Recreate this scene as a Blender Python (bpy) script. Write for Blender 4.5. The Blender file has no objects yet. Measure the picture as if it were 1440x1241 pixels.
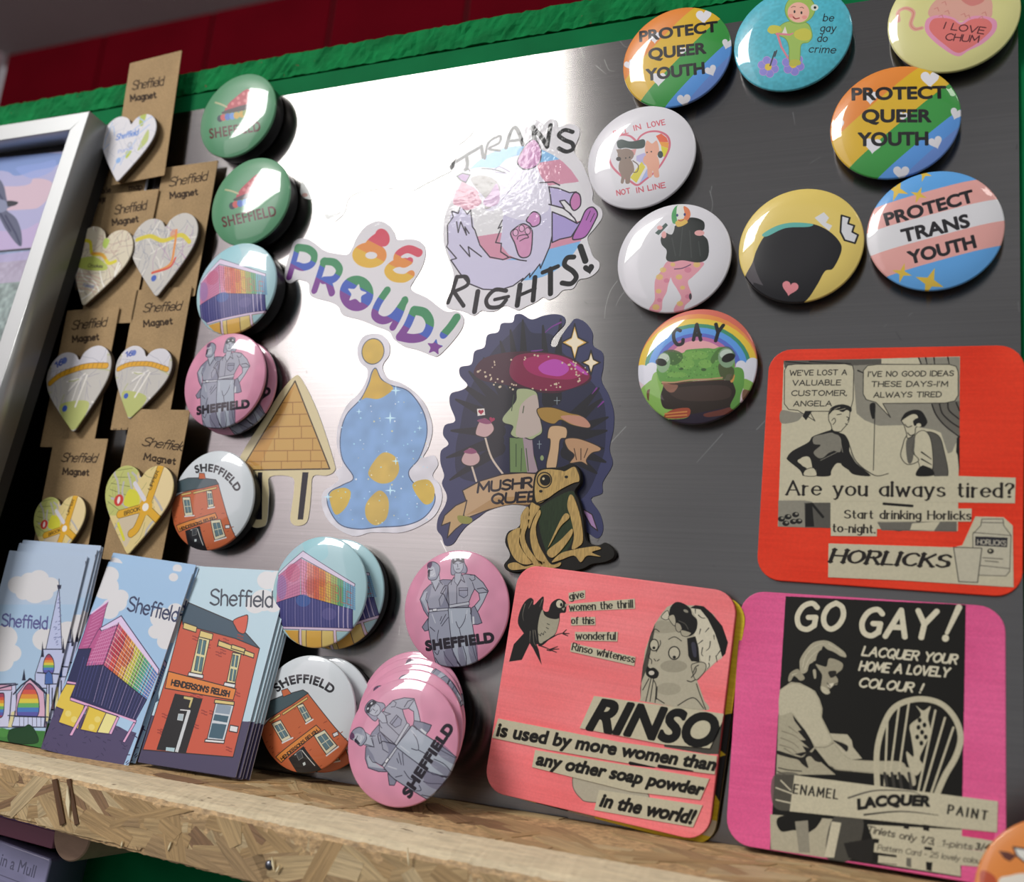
import bpy, math, random
import numpy as np
from mathutils import Matrix, Vector

# ------------------------------------------------------------------ camera, world, light
S = bpy.context.scene
COL = S.collection
Z0 = 1.30                       # height of the board's middle above the shop floor (m)
CAM_R = np.array([[0.91344148, 0.09692711, -0.39525915],
                  [0.00118391, -0.97185283, -0.23558582],
                  [-0.40696838, 0.2147259, -0.88784544]])   # rows: right, down, forward, in (across, up, out of board) mm
CAM_C = np.array([218.565, -115.320, 476.824])
FPX = 1458.76

def W3(p):                      # board mm (u across, v up, w out) -> world metres
    return Vector((p[0] / 1000, -p[2] / 1000, p[1] / 1000 + Z0))

def Wd(d):
    return Vector((d[0], -d[2], d[1]))

cam = bpy.data.cameras.new('camera')
cam.sensor_fit = 'HORIZONTAL'; cam.sensor_width = 36.0; cam.lens = 36.0 * FPX / 1440
cam.clip_start = 0.02; cam.clip_end = 60
cam.dof.use_dof = True; cam.dof.focus_distance = 0.53; cam.dof.aperture_fstop = 8.0
camo = bpy.data.objects.new('camera', cam); COL.objects.link(camo)
_r, _u, _b = Wd(CAM_R[0]), -Wd(CAM_R[1]), -Wd(CAM_R[2])
_m = Matrix((_r, _u, _b)).transposed().to_4x4(); _m.translation = W3(CAM_C)
camo.matrix_world = _m
S.camera = camo

wd = bpy.data.worlds.new('shop_daylight'); S.world = wd; wd.use_nodes = True
wd.node_tree.nodes['Background'].inputs[0].default_value = (0.93, 0.95, 1.0, 1)
wd.node_tree.nodes['Background'].inputs[1].default_value = 0.34
S.view_settings.view_transform = 'Standard'; S.view_settings.look = 'None'
S.view_settings.gamma = 1.0; S.view_settings.use_curve_mapping = False
S.view_settings.exposure = 0.0

def area_light(name, centre, size, power, color, towards):
    l = bpy.data.lights.new(name, 'AREA'); l.shape = 'RECTANGLE'; l.size, l.size_y = size
    l.energy = power; l.color = color
    o = bpy.data.objects.new(name, l); COL.objects.link(o)
    o.location = W3(centre)
    o.rotation_euler = (W3(towards) - W3(centre)).to_track_quat('-Z', 'Y').to_euler()
    return o
# the tall shop window behind and left of the photographer, seen mirrored in the steel
wl = area_light('window_daylight', (-1770, 2010, 2500), (1.20, 1.10), 130, (1.0, 0.985, 0.96), (-1770, 2010, 0))
# added pinkish fill light, mirrored to brighten the lower part of the steel
area_light('pink_fill_light', (-1850, 760, 2500), (1.35, 1.25), 9, (1.0, 0.86, 0.92), (-1850, 760, 0))
# a warm area light high on the right
area_light('right_area_light', (1900, 2450, 1500), (1.6, 0.3), 16, (1.0, 0.96, 0.9), (300, 0, 0))

# ------------------------------------------------------------------ frames and photo mapping
class Fr:
    def __init__(s, O, ex=(1, 0, 0), ey=(0, 1, 0)):
        s.O = np.array(O, float); s.ex = np.array(ex, float); s.ey = np.array(ey, float)
        s.ex /= np.linalg.norm(s.ex); s.ey -= s.ex * (s.ey @ s.ex); s.ey /= np.linalg.norm(s.ey)
        s.n = np.cross(s.ex, s.ey)
    def px(s, P, dome=None):    # photo pixels -> this item's own mm
        P = np.asarray(P, float).reshape(-1, 2)
        d = np.stack([(P[:, 0] - 720) / FPX, (P[:, 1] - 620.5) / FPX, np.ones(len(P))], 1) @ CAM_R
        h = np.zeros(len(P))
        for _ in range(4 if dome else 1):
            k = ((s.O - CAM_C) @ s.n + h) / (d @ s.n)
            X = CAM_C + d * k[:, None] - s.O
            q = np.stack([X @ s.ex, X @ s.ey], 1)
            if dome: h = dome(np.hypot(q[:, 0], q[:, 1]))
        return q
    def mat(s):
        m = Matrix((Wd(s.ex), Wd(s.ey), Wd(s.n))).transposed().to_4x4(); m.translation = W3(s.O)
        return m
    def rel(s, x, y, z=0, rot=0, lean=0):
        O = s.O + s.ex * x + s.ey * y + s.n * z
        c, n = math.cos(rot), math.sin(rot)
        ex = s.ex * c + s.ey * n; ey = -s.ex * n + s.ey * c
        return Fr(O, ex, ey)

def flat(u, v, w, rot=0, lean=0):   # rot: anticlockwise degrees; lean: top tips back towards the board
    c, n = math.cos(math.radians(rot)), math.sin(math.radians(rot))
    cl, sl = math.cos(lean), math.sin(lean)
    up = np.array((0, cl, -sl)); rt = np.array((1., 0, 0))
    return Fr((u, v, w), rt * c + up * n, -rt * n + up * c)

def at(x, y, w):                # photo pixel at distance w in front of the board
    d = np.array([(x - 720) / FPX, (y - 620.5) / FPX, 1.0]) @ CAM_R
    return CAM_C + d * (w - CAM_C[2]) / d[2]

# ------------------------------------------------------------------ painting flat print
def hx(c):
    if callable(c): return c
    if isinstance(c, str):
        c = c.lstrip('#')
        if len(c) == 3: c = ''.join(k * 2 for k in c)
        return np.array([int(c[i:i + 2], 16) / 255 for i in (0, 2, 4)])
    return np.array(c, float)

def smooth(P, closed, n=6):
    m = len(P)
    if m < 3: return P
    out = []
    rng = range(m) if closed else range(m - 1)
    for i in rng:
        if closed: a, b, c, d = P[(i - 1) % m], P[i], P[(i + 1) % m], P[(i + 2) % m]
        else: a, b, c, d = P[max(i - 1, 0)], P[i], P[i + 1], P[min(i + 2, m - 1)]
        for k in range(n):
            t = k / n
            out.append(.5 * (2 * b + (c - a) * t + (2 * a - 5 * b + 4 * c - d) * t * t + (3 * b - a - 3 * c + d) * t ** 3))
    if not closed: out.append(P[-1])
    return np.array(out)

def vnoise(h, w, cy, cx, seed):
    r = np.random.RandomState(seed)
    gy, gx = max(int(h / cy) + 2, 2), max(int(w / cx) + 2, 2)
    g = r.rand(gy, gx)
    y = np.linspace(0, gy - 1.001, h); x = np.linspace(0, gx - 1.001, w)
    yi, xi = y.astype(int), x.astype(int)
    fy = (y - yi)[:, None]; fx = (x - xi)[None]
    fy = fy * fy * (3 - 2 * fy); fx = fx * fx * (3 - 2 * fx)
    a = g[yi][:, xi]; b = g[yi][:, xi + 1]; c = g[yi + 1][:, xi]; d = g[yi + 1][:, xi + 1]
    return (a * (1 - fx) + b * fx) * (1 - fy) + (c * (1 - fx) + d * fx) * fy

def num(s):
    if isinstance(s, str): return np.array(s.replace(',', ' ').split(), float).reshape(-1, 2)
    return np.asarray(s, float).reshape(-1, 2)

CR = dict(k1=(0, 0, .27797), k2=(0, 300, .27797), k3=(0, 560, .27797), k4=(0, 740, .17361), k5=(0, 900, .27778),
          m1=(380, 0, .34722), m2=(380, 290, .20877), m3=(600, 160, .23372), m4=(230, 440, .28217), m5=(430, 450, .25799),
          m6=(600, 430, .31419), r1=(860, 0, .26389), r2=(1140, 0, .2095), r3=(820, 140, .24974), r4=(1020, 230, .29167),
          r5=(880, 420, .15306), r6=(1050, 470, .30612), r7=(1010, 820, .33912), r8=(670, 780, .33854),
          s1=(360, 740, .33043), s2=(150, 760, .28217), s3=(0, 760, .27412), p1=(560, 760, .14912),
          g1=(1085, 890, .16114), b1=(710, 830, .13194), l1=(1085, 1060, .23264), c1=(1080, 500, .19444), c2=(380, 745, .145), c3=(885, 830, .14506), c4=(0, 1120, .16667), c5=(0, 140, .37037), px=(0, 0, 1))

class Art:
    def __init__(s, W, H, bg, fr=None, crop=None, ppm=7, dome=None):
        s.W, s.H, s.ppm = W, H, ppm
        s.w, s.h = int(W * ppm), int(H * ppm)
        s.A = np.empty((s.h, s.w, 3), np.float32); s.A[:] = hx(bg)
        s.fr, s.dome = fr, dome
        s.use(crop)
    def use(s, crop):
        s.crop = crop; s.k = 1.0
        if crop:
            x0, y0, c = CR[crop]
            P0 = s.fr.O @ CAM_R.T - CAM_C @ CAM_R.T
            cx, cy = 720 + FPX * P0[0] / P0[2], 620.5 + FPX * P0[1] / P0[2]
            q = s.fr.px([[cx, cy], [cx + 10, cy], [cx, cy + 10]], s.dome)
            s.k = c * math.sqrt(abs(np.cross(q[1] - q[0], q[2] - q[0]))) / 10
        return s
    def L(s, P):
        if not s.crop: return num(P)
        x0, y0, c = CR[s.crop]
        return s.fr.px(num(P) * c + (x0, y0), s.dome)
    def _pix(s, Q):
        return np.stack([(Q[:, 0] + s.W / 2) * s.ppm, (s.H / 2 - Q[:, 1]) * s.ppm], 1)
    def _win(s, lo, hi, pad=2):
        x0, y0 = max(int(lo[0] - pad), 0), max(int(lo[1] - pad), 0)
        x1, y1 = min(int(hi[0] + pad) + 1, s.w), min(int(hi[1] + pad) + 1, s.h)
        return x0, y0, x1, y1
    def paint(s, x0, y0, x1, y1, m, col, a=1.0):
        if x1 <= x0 or y1 <= y0: return
        col = hx(col)
        if callable(col):
            X, Y = np.meshgrid((np.arange(x0, x1) + .5) / s.ppm - s.W / 2, s.H / 2 - (np.arange(y0, y1) + .5) / s.ppm)
            col = col(X, Y)
        m = (m * a)[..., None]
        s.A[y0:y1, x0:x1] = s.A[y0:y1, x0:x1] * (1 - m) + col * m
    def loops(s, LS, col, a=1.0):           # LS: loops in local mm, even-odd
        LS = [s._pix(q) for q in LS]
        al = np.concatenate(LS)
        x0, y0, x1, y1 = s._win(al.min(0), al.max(0))
        if x1 <= x0 or y1 <= y0: return
        h, w = (y1 - y0) * 2, (x1 - x0) * 2
        acc = np.zeros((h, w + 1), np.int32)
        for q in LS:
            q = (q - (x0, y0)) * 2
            for p, r in zip(q, np.roll(q, -1, 0)):
                if p[1] > r[1]: p, r = r, p
                ya, yb = max(int(math.ceil(p[1] - .5)), 0), min(int(math.ceil(r[1] - .5)), h)
                if yb <= ya: continue
                yy = np.arange(ya, yb)
                xx = p[0] + (yy + .5 - p[1]) * (r[0] - p[0]) / (r[1] - p[1])
                np.add.at(acc, (yy, np.clip(np.ceil(xx - .5), 0, w).astype(int)), 1)
        m = (np.cumsum(acc, 1)[:, :w] % 2).astype(np.float32)
        m = m.reshape(h // 2, 2, w // 2, 2).mean((1, 3))
        s.paint(x0, y0, x1, y1, m, col, a)
    def poly(s, P, col, sm=0, a=1.0, ol=None, w=2):
        P = num(P)
        if sm: P = smooth(P, True)
        s.loops([s.L(P)], col, a)
        if ol is not None: s.line(np.vstack([P, P[:1]]), ol, w)
        return s
    def seg(s, Q, wmm, col, a=1.0, w2=None):  # Q local mm polyline
        q = s._pix(Q); r = max(wmm * s.ppm / 2, .45)
        r2 = r if w2 is None else max(w2 * s.ppm / 2, .3)
        x0, y0, x1, y1 = s._win(q.min(0), q.max(0), max(r, r2) + 2)
        if x1 <= x0 or y1 <= y0: return
        M = np.zeros((y1 - y0, x1 - x0), np.float32)
        n = len(q) - 1
        for i in range(n):
            p, e = q[i], q[i + 1]
            ra, rb = r + (r2 - r) * i / n, r + (r2 - r) * (i + 1) / n
            rm = max(ra, rb) + 1
            a0, b0 = max(int(min(p[0], e[0]) - rm), x0), max(int(min(p[1], e[1]) - rm), y0)
            a1, b1 = min(int(max(p[0], e[0]) + rm) + 2, x1), min(int(max(p[1], e[1]) + rm) + 2, y1)
            if a1 <= a0 or b1 <= b0: continue
            X = np.arange(a0, a1)[None] + .5 - p[0]; Y = np.arange(b0, b1)[:, None] + .5 - p[1]
            d = e - p; L2 = d @ d
            t = np.clip((X * d[0] + Y * d[1]) / L2, 0, 1) if L2 > 1e-9 else 0 * (X + Y)
            D = np.hypot(X - t * d[0], Y - t * d[1])
            c = np.clip(ra + (rb - ra) * t - D + .5, 0, 1)
            v = M[b0 - y0:b1 - y0, a0 - x0:a1 - x0]
            np.maximum(v, c, out=v)
        s.paint(x0, y0, x1, y1, M, col, a)
    def line(s, P, col, w=2, sm=0, a=1.0, w2=None):
        P = num(P)
        if sm: P = smooth(P, False)
        s.seg(s.L(P), w * s.k, col, a, None if w2 is None else w2 * s.k)
        return s
    def lines(s, LL, col, w=2, sm=0, a=1.0, w2=None):
        for P in LL.split('|'): s.line(P, col, w, sm, a, w2)
        return s
    def ell(s, cx, cy, rx, ry=None, col='#000', rot=0, a=1.0, ol=None, w=2, a0=0, a1=360):
        ry = rx if ry is None else ry
        t = np.radians(np.linspace(a0, a1, 37 if a1 - a0 > 200 else 19))
        c, n = math.cos(math.radians(rot)), math.sin(math.radians(rot))
        X, Y = rx * np.cos(t), ry * np.sin(t)
        P = np.stack([cx + X * c - Y * n, cy + X * n + Y * c], 1)
        if col is not None: s.loops([s.L(P)], col, a)
        if ol is not None: s.line(P, ol, w)
        return s
    def grain(s, amt, cy=1, cx=1, seed=1, box=None):
        n = vnoise(s.h, s.w, max(cy * s.ppm, 1), max(cx * s.ppm, 1), seed)
        s.A *= (1 + amt * (n - .5) * 2)[..., None].astype(np.float32)
        return s
    def speck(s, n, col, r=.15, seed=1, a=.6, area=None):
        R = random.Random(seed)
        for _ in range(n):
            x, y = R.uniform(-s.W / 2, s.W / 2), R.uniform(-s.H / 2, s.H / 2)
            s.seg(np.array([[x, y], [x + R.uniform(-r, r), y + R.uniform(-r, r)]]), r, col, a)
        return s
    def image(s, name):
        im = bpy.data.images.new(name, s.w, s.h, alpha=False)
        px = np.ones((s.h, s.w, 4), np.float32); px[..., :3] = np.clip(s.A[::-1], 0, 1)
        im.pixels.foreach_set(px.ravel()); im.update(); im.pack()
        return im
    # ---- text
    def _warp(s, base, h):
        B = smooth(num(base), False, 10) if len(num(base)) > 2 else num(base)
        d = np.hypot(*np.diff(B, axis=0).T); cum = np.concatenate([[0], np.cumsum(d)]); tot = cum[-1]
        if isinstance(h, str):
            T = num(h); T = smooth(T, False, 10) if len(T) > 2 else T
            dt = np.hypot(*np.diff(T, axis=0).T); ct = np.concatenate([[0], np.cumsum(dt)]) / dt.sum()
        def f(x, y):                        # x: 0..1 along, y: 0..1 base..cap
            t = np.asarray(x) * tot
            bx, by = np.interp(t, cum, B[:, 0]), np.interp(t, cum, B[:, 1])
            e0, e1 = t < 0, t > tot
            u0 = (B[1] - B[0]) / max(d[0], 1e-6); u1 = (B[-1] - B[-2]) / max(d[-1], 1e-6)
            bx = bx + np.where(e0, t * u0[0], 0) + np.where(e1, (t - tot) * u1[0], 0)
            by = by + np.where(e0, t * u0[1], 0) + np.where(e1, (t - tot) * u1[1], 0)
            if isinstance(h, str):
                tx, ty = np.interp(x, ct, T[:, 0]), np.interp(x, ct, T[:, 1])
                return np.stack([bx + (tx - bx) * y, by + (ty - by) * y], 1)
            i = np.clip(np.searchsorted(cum, t) - 1, 0, len(d) - 1)
            tg = (B[i + 1] - B[i]) / d[i][:, None]
            up = np.stack([tg[:, 1], -tg[:, 0]], 1) if s.crop else np.stack([-tg[:, 1], tg[:, 0]], 1)
            return np.stack([bx, by], 1) + up * (np.asarray(y) * h)[:, None]
        return f
    def text(s, t, base, h, col='#111', bold=0, slant=0, track=0):
        """t in the built-in sans; base: baseline points; h: cap height or the cap-line points; bold: extra mm"""
        x = 0; gl = []
        for c in t:
            g, adv = GL[c]
            gl.append((g, x)); x += adv + track
        tot = x - track; f = s._warp(base, h); LS = []
        for g, gx in gl:
            for lp in g:
                y = lp[:, 1] / CAPH
                X = (lp[:, 0] + gx + slant * lp[:, 1]) / tot
                LS.append(s.L(f(X, y)))
        if LS:
            s.loops(LS, col)
            if bold:
                for q in LS: s.seg(np.vstack([q, q[:1]]), bold, col)
        return s
    def pen(s, t, base, h, col='#111', w=2.2, slant=0, track=1.6, serif=0, thin=None, jit=0):
        """t in single pen strokes; thin<1 makes horizontals thinner; serif: slab length"""
        x = 0; gl = []; R = random.Random(len(t) * 7 + ord(t[0]))
        for c in t:
            g, adv = PEN.get(c, PEN['?'])
            gl.append((g, x, R.uniform(-jit, jit))); x += adv + track
        tot = x - track; f = s._warp(base, h)
        for g, gx, j in gl:
            for P in g:
                X = (P[:, 0] + gx + slant * P[:, 1]) / tot
                s.penstroke(s.L(f(X, (P[:, 1] + j) / 10)), w * s.k, col, thin, f, s)
                if serif:
                    for e, n in ((0, 1), (-1, -2)):
                        d = P[e] - P[n]
                        if abs(d[1]) > 1.2 * abs(d[0]) and min(abs(P[e][1] - k) for k in (0, 10, 6.6, -3)) < .5:
                            Q = np.array([[P[e][0] - serif, P[e][1]], [P[e][0] + serif, P[e][1]]])
                            X = (Q[:, 0] + gx + slant * Q[:, 1]) / tot
                            s.seg(s.L(f(X, Q[:, 1] / 10)), w * s.k * (thin or 1) * .9, col)
        return s
    def penstroke(s, Q, w, col, thin, f, a):
        if not thin: return s.seg(Q, w, col)
        o = s.L(f(np.array([0, .01]), np.array([0., 0.]))); e = o[1] - o[0]; e /= np.linalg.norm(e) + 1e-9
        for i in range(len(Q) - 1):
            d = Q[i + 1] - Q[i]; n = np.linalg.norm(d)
            if n < 1e-9: continue
            c = abs(d @ e) / n
            s.seg(Q[i:i + 2], w * (1 - (1 - thin) * c ** 1.5), col)

# built-in sans outlines
def glyphs(chars):
    G = {}; bar = None
    for c in chars:
        cu = bpy.data.curves.new('g', 'FONT'); cu.body = '|' + c + '|'; cu.fill_mode = 'NONE'; cu.resolution_u = 5
        ob = bpy.data.objects.new('g', cu)
        me = bpy.data.meshes.new_from_object(ob)
        n = len(me.vertices); co = np.zeros(n * 3); me.vertices.foreach_get('co', co); co = co.reshape(-1, 3)[:, :2]
        nb = {}
        for e in me.edges:
            a, b = e.vertices; nb.setdefault(a, []).append(b); nb.setdefault(b, []).append(a)
        seen = set(); LS = []
        for v in range(n):
            if v in seen: continue
            lp = [v]; seen.add(v); cur = v
            while True:
                nx = [k for k in nb.get(cur, []) if k not in seen]
                if not nx: break
                cur = nx[0]; seen.add(cur); lp.append(cur)
            LS.append(co[lp])
        LS.sort(key=lambda q: q[:, 0].min())
        b0, b1 = LS[0], LS[-1]
        if bar is None:
            bar = b0[:, 0].min()
            badv = None
        G[c] = (LS[1:-1], b1[:, 0].min() - b0[:, 0].min(), b0[:, 0].min())
        bpy.data.objects.remove(ob); bpy.data.curves.remove(cu); bpy.data.meshes.remove(me)
    # advance of the bar itself, from the empty string
    return G
_raw = glyphs("ABCDEFGHIJKLMNOPQRSTUVWXYZabcdefghijklmnopqrstuvwxyz0123456789!?.,'-/&")
def _bar():
    cu = bpy.data.curves.new('g', 'FONT'); cu.body = '||'; cu.fill_mode = 'NONE'
    ob = bpy.data.objects.new('g', cu); me = bpy.data.meshes.new_from_object(ob)
    xs = sorted(v.co.x for v in me.vertices); r = xs[-1] - xs[len(xs) // 2 - 1], xs[0]
    bpy.data.objects.remove(ob); bpy.data.curves.remove(cu); bpy.data.meshes.remove(me)
    return r
_badv, _b0 = _bar()
GL = {}
for c, (ls, tw, b0) in _raw.items():
    GL[c] = ([q - (_badv, 0) for q in ls], tw - _badv)
GL[' '] = ([], .28)
CAPH = max(q[:, 1].max() for q in GL['H'][0])

# pen-stroke letters: cap height 10, small letters 6.6; ~ marks a curved stroke
_P = {
 'A': "0 0,4 10,8 0|1.5 3.5,6.5 3.5:8", 'B': "0 0,0 10|~0 10,4 10,5.6 7.8,4 5.4,0 5.3|~0 5.3,4.8 5.2,6.4 2.7,4.6 .1,0 0:6.5",
 'C': "~7.4 8.4,5 10,1.6 8.8,0 5,1.6 1.2,5 0,7.4 1.6:7.4", 'D': "0 0,0 10|~0 10,3.6 10,7 7.6,7 2.4,3.6 0,0 0:7.2",
 'E': "6 10,0 10,0 0,6 0|0 5.2,5 5.2:6", 'F': "6 10,0 10,0 0|0 5.2,5 5.2:5.8", 'G': "~7.4 8.4,5 10,1.6 8.8,0 5,1.6 1.2,5 0,7.6 1.6|7.6 1.4,7.6 4.6,4.6 4.6:7.8",
 'H': "0 0,0 10|7 0,7 10|0 5.2,7 5.2:7", 'I': "0 0,0 10:0.6", 'J': "~5 10,5 3,4 .5,2 0,0 1.6:5", 'K': "0 0,0 10|6.4 10,0 4|2 5.8,6.8 0:6.6",
 'L': "0 10,0 0,5.6 0:5.6", 'M': "0 0,.6 10,4.5 2.5,8.4 10,9 0:9", 'N': "0 0,0 10,7 0,7 10:7", 'O': "~4 10,1.2 8.4,0 5,1.2 1.6,4 0,6.8 1.6,8 5,6.8 8.4,4 10:8",
 'P': "0 0,0 10|~0 10,4.4 10,6.2 7.3,4.4 4.6,0 4.6:6", 'Q': "~4 10,1.2 8.4,0 5,1.2 1.6,4 0,6.8 1.6,8 5,6.8 8.4,4 10|5 2.8,8.2 -1:8",
 'R': "0 0,0 10|~0 10,4.4 10,6 7.5,4.4 5,0 5|3 5,6.6 0:6.6", 'S': "~6.2 8.6,3.6 10,.8 8.6,.8 6.4,3.2 5.2,5.8 3.9,6 1.4,3.2 0,0 1.4:6.4",
 'T': "0 10,7.4 10|3.7 10,3.7 0:7.4", 'U': "~0 10,0 3,1 .6,3.5 0,6 .6,7 3,7 10:7", 'V': "0 10,3.8 0,7.6 10:7.6", 'W': "0 10,2.6 0,5.5 8,8.4 0,11 10:11",
 'X': "0 10,7 0|7 10,0 0:7", 'Y': "0 10,3.8 5,7.6 10|3.8 5,3.8 0:7.6", 'Z': "0 10,6.6 10,0 0,6.8 0:6.8",
 'a': "~5 5.4,3.4 6.6,1 5.6,0 3.3,1 1,3 0,5 1.4|5 6.6,5 0:5", 'b': "0 10,0 0|~0 5.2,2.2 6.6,4.4 5.6,5.3 3.3,4.4 1,2.2 0,0 1.4:5.3",
 'c': "~4.8 5.6,3 6.6,.9 5.6,0 3.3,.9 1,3 0,4.8 1.1:4.8", 'd': "~5 5.2,3 6.6,.9 5.6,0 3.3,.9 1,3 0,5 1.4|5 10,5 0:5",
 'e': "~.2 3.6,5.2 3.6,4.6 5.8,2.7 6.6,.8 5.4,0 3.3,.8 1,2.9 0,5 1.2:5.2", 'f': "~3.6 9.6,2.2 10,1.3 8.6,1.3 6|1.3 7,1.3 0|0 6.4,3.2 6.4:3",
 'g': "~5 5.4,3 6.6,.9 5.6,0 3.5,.9 1.2,3 .4,5 1.8|~5 6.6,5 -1,4.2 -2.8,2.4 -3.3,.4 -2.6:5", 'h': "0 10,0 0|~0 4.8,2 6.6,4 6,4.6 4,4.6 0:4.6",
 'i': "0 6.6,0 0|0 9.2,.1 9.4:0.4", 'j': "~1 6.6,1 -1,.2 -3,-.8 -3|1 9.2,1.1 9.4:1.2", 'k': "0 10,0 0|4.4 6.6,0 2.6|1.5 4,4.8 0:4.6", 'l': "0 10,0 0:0.4",
 'm': "0 6.6,0 0|~0 4.8,1.8 6.6,3.4 6,3.8 4.4,3.8 0|~3.8 4.8,5.6 6.6,7.2 6,7.6 4.4,7.6 0:7.6", 'n': "0 6.6,0 0|~0 4.8,2 6.6,4 6,4.6 4,4.6 0:4.6",
 'o': "~2.8 6.6,.8 5.6,0 3.3,.8 1,2.8 0,4.8 1,5.6 3.3,4.8 5.6,2.8 6.6:5.6", 'p': "0 6.6,0 -3|~0 5.2,2.2 6.6,4.4 5.6,5.3 3.3,4.4 1,2.2 0,0 1.4:5.3",
 'q': "~5 5.2,3 6.6,.9 5.6,0 3.3,.9 1,3 0,5 1.4|5 6.6,5 -3:5", 'r': "0 6.6,0 0|~0 4.4,1.2 6.2,3 6.4:3", 's': "~4.2 5.8,2.4 6.6,.5 5.6,.8 4,2.4 3.3,4 2.6,4.2 1,2.2 0,0 .9:4.3",
 't': "1.4 9,1.4 1.5,2.4 0,3.6 .4|0 6.4,3.4 6.4:3.6", 'u': "~0 6.6,0 2,.8 .3,2.4 0,4.6 1.8|4.6 6.6,4.6 0:4.6", 'v': "0 6.6,2.5 0,5 6.6:5", 'w': "0 6.6,1.9 0,3.9 5.6,5.9 0,7.8 6.6:7.8",
 'x': "0 6.6,4.6 0|4.6 6.6,0 0:4.6", 'y': "0 6.6,2.6 0|5.2 6.6,2 -2,1 -3,0 -2.8:5.2", 'z': "0 6.6,4.4 6.6,0 0,4.6 0:4.6",
 '0': "~3 10,.8 8.4,0 5,.8 1.6,3 0,5.2 1.6,6 5,5.2 8.4,3 10:6", '1': "0 8,2.4 10,2.4 0:3", '2': "~0 8,1 9.6,3.2 10,5.2 8.6,5 6,0 0|0 0,5.8 0:5.8",
 '3': "~0 9,3 10,5.2 8,4.6 6,2.4 5.2,5 4.2,5.6 2,3 0,0 1:5.6", '4': "4.4 0,4.4 10,0 3,6 3:6", '5': "5 10,.8 10,.4 5.6|~.4 5.6,3 6.2,5.4 4.6,5.2 1.4,2.6 0,0 1:5.6",
 '6': "~4.8 9.6,2 8.4,0 4,1 .8,3 0,5 1.4,5 4,3 5.4,.6 4:5.4", '8': "~2.8 5.2,.6 7,1 9.4,2.8 10,4.8 9.2,5 7,2.8 5.2,.4 3.4,.4 1,2.8 0,5.2 1,5.2 3.4,2.8 5.2:5.6",
 '!': "1 10,.6 3|.4 .4,.5 .2:1.4", '?': "~0 8.4,1.6 10,4 9.6,4.6 7.6,2.4 5,2.3 3|2.3 .4,2.4 .2:4.6", '.': "0 .2,.1 0:.6", ',': "0 .4,-.6 -1.4:.8",
 "'": "0 10,-.2 7.6:.6", '-': "0 3.6,3 3.6:3", '/': "0 -1,4 10.5:4", ' ': ":3.4", '&': "6 0,.8 7.6,2.4 10,4 8,.4 2.6,2.4 0,6 4:6"}
PEN = {}
for c, d in _P.items():
    st, adv = d.rsplit(':', 1); L_ = []
    for q in st.split('|'):
        if not q: continue
        cv = q[0] == '~'; P_ = num(q.lstrip('~'))
        L_.append(smooth(P_, False, 5) if cv else P_)
    PEN[c] = (L_, float(adv))

# ------------------------------------------------------------------ materials
MATS = {}
def nt(m): return m.node_tree.nodes, m.node_tree.links
def mat(name, col, rough=.5, metal=0, coat=0, bump=None, spec=.5, vary=0, vs=20):
    if name in MATS: return MATS[name]
    m = bpy.data.materials.new(name); m.use_nodes = True; N, K = nt(m); b = N['Principled BSDF']
    c = hx(col); lin = np.where(c <= .04045, c / 12.92, ((c + .055) / 1.055) ** 2.4)
    b.inputs['Base Color'].default_value = (*lin, 1); b.inputs['Roughness'].default_value = rough
    b.inputs['Metallic'].default_value = metal; b.inputs['Coat Weight'].default_value = coat
    b.inputs['Coat Roughness'].default_value = .06; b.inputs['Specular IOR Level'].default_value = spec
    tc = N.new('ShaderNodeTexCoord')
    if vary:
        n = N.new('ShaderNodeTexNoise'); n.inputs['Scale'].default_value = vs; n.inputs['Detail'].default_value = 5
        K.new(tc.outputs['Object'], n.inputs['Vector'])
        r = N.new('ShaderNodeValToRGB'); e = r.color_ramp.elements
        e[0].position = .3; e[1].position = .7
        e[0].color = (*(lin * (1 - vary)), 1); e[1].color = (*np.minimum(lin * (1 + vary), 1), 1)
        K.new(n.outputs['Fac'], r.inputs['Fac']); K.new(r.outputs['Color'], b.inputs['Base Color'])
    if bump:
        n = N.new('ShaderNodeTexNoise'); n.inputs['Scale'].default_value = bump[0]; n.inputs['Detail'].default_value = 4
        bp = N.new('ShaderNodeBump'); bp.inputs['Strength'].default_value = bump[1]; bp.inputs['Distance'].default_value = bump[2]
        K.new(tc.outputs['Object'], n.inputs['Vector']); K.new(n.outputs['Fac'], bp.inputs['Height']); K.new(bp.outputs['Normal'], b.inputs['Normal'])
    MATS[name] = m
    return m

def print_mat(name, art, rough=.45, coat=0, cr=.05, bump=None, metal=0, sheen=0):
    m = bpy.data.materials.new(name); m.use_nodes = True; N, K = nt(m); b = N['Principled BSDF']
    t = N.new('ShaderNodeTexImage'); t.image = art.image(name); t.extension = 'EXTEND'
    K.new(t.outputs['Color'], b.inputs['Base Color'])
    b.inputs['Roughness'].default_value = rough; b.inputs['Coat Weight'].default_value = coat; b.inputs['Specular IOR Level'].default_value = .22
    b.inputs['Coat Roughness'].default_value = cr; b.inputs['Metallic'].default_value = metal
    if bump:
        tc = N.new('ShaderNodeTexCoord')
        n = N.new('ShaderNodeTexNoise'); n.inputs['Scale'].default_value = bump[0]; n.inputs['Detail'].default_value = 3
        bp = N.new('ShaderNodeBump'); bp.inputs['Strength'].default_value = bump[1]; bp.inputs['Distance'].default_value = bump[2]
        K.new(tc.outputs['Object'], n.inputs['Vector']); K.new(n.outputs['Fac'], bp.inputs['Height'])
        K.new(bp.outputs['Normal'], b.inputs['Normal'])
        K.new(bp.outputs['Normal'], b.inputs['Coat Normal'])
    return m

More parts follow.
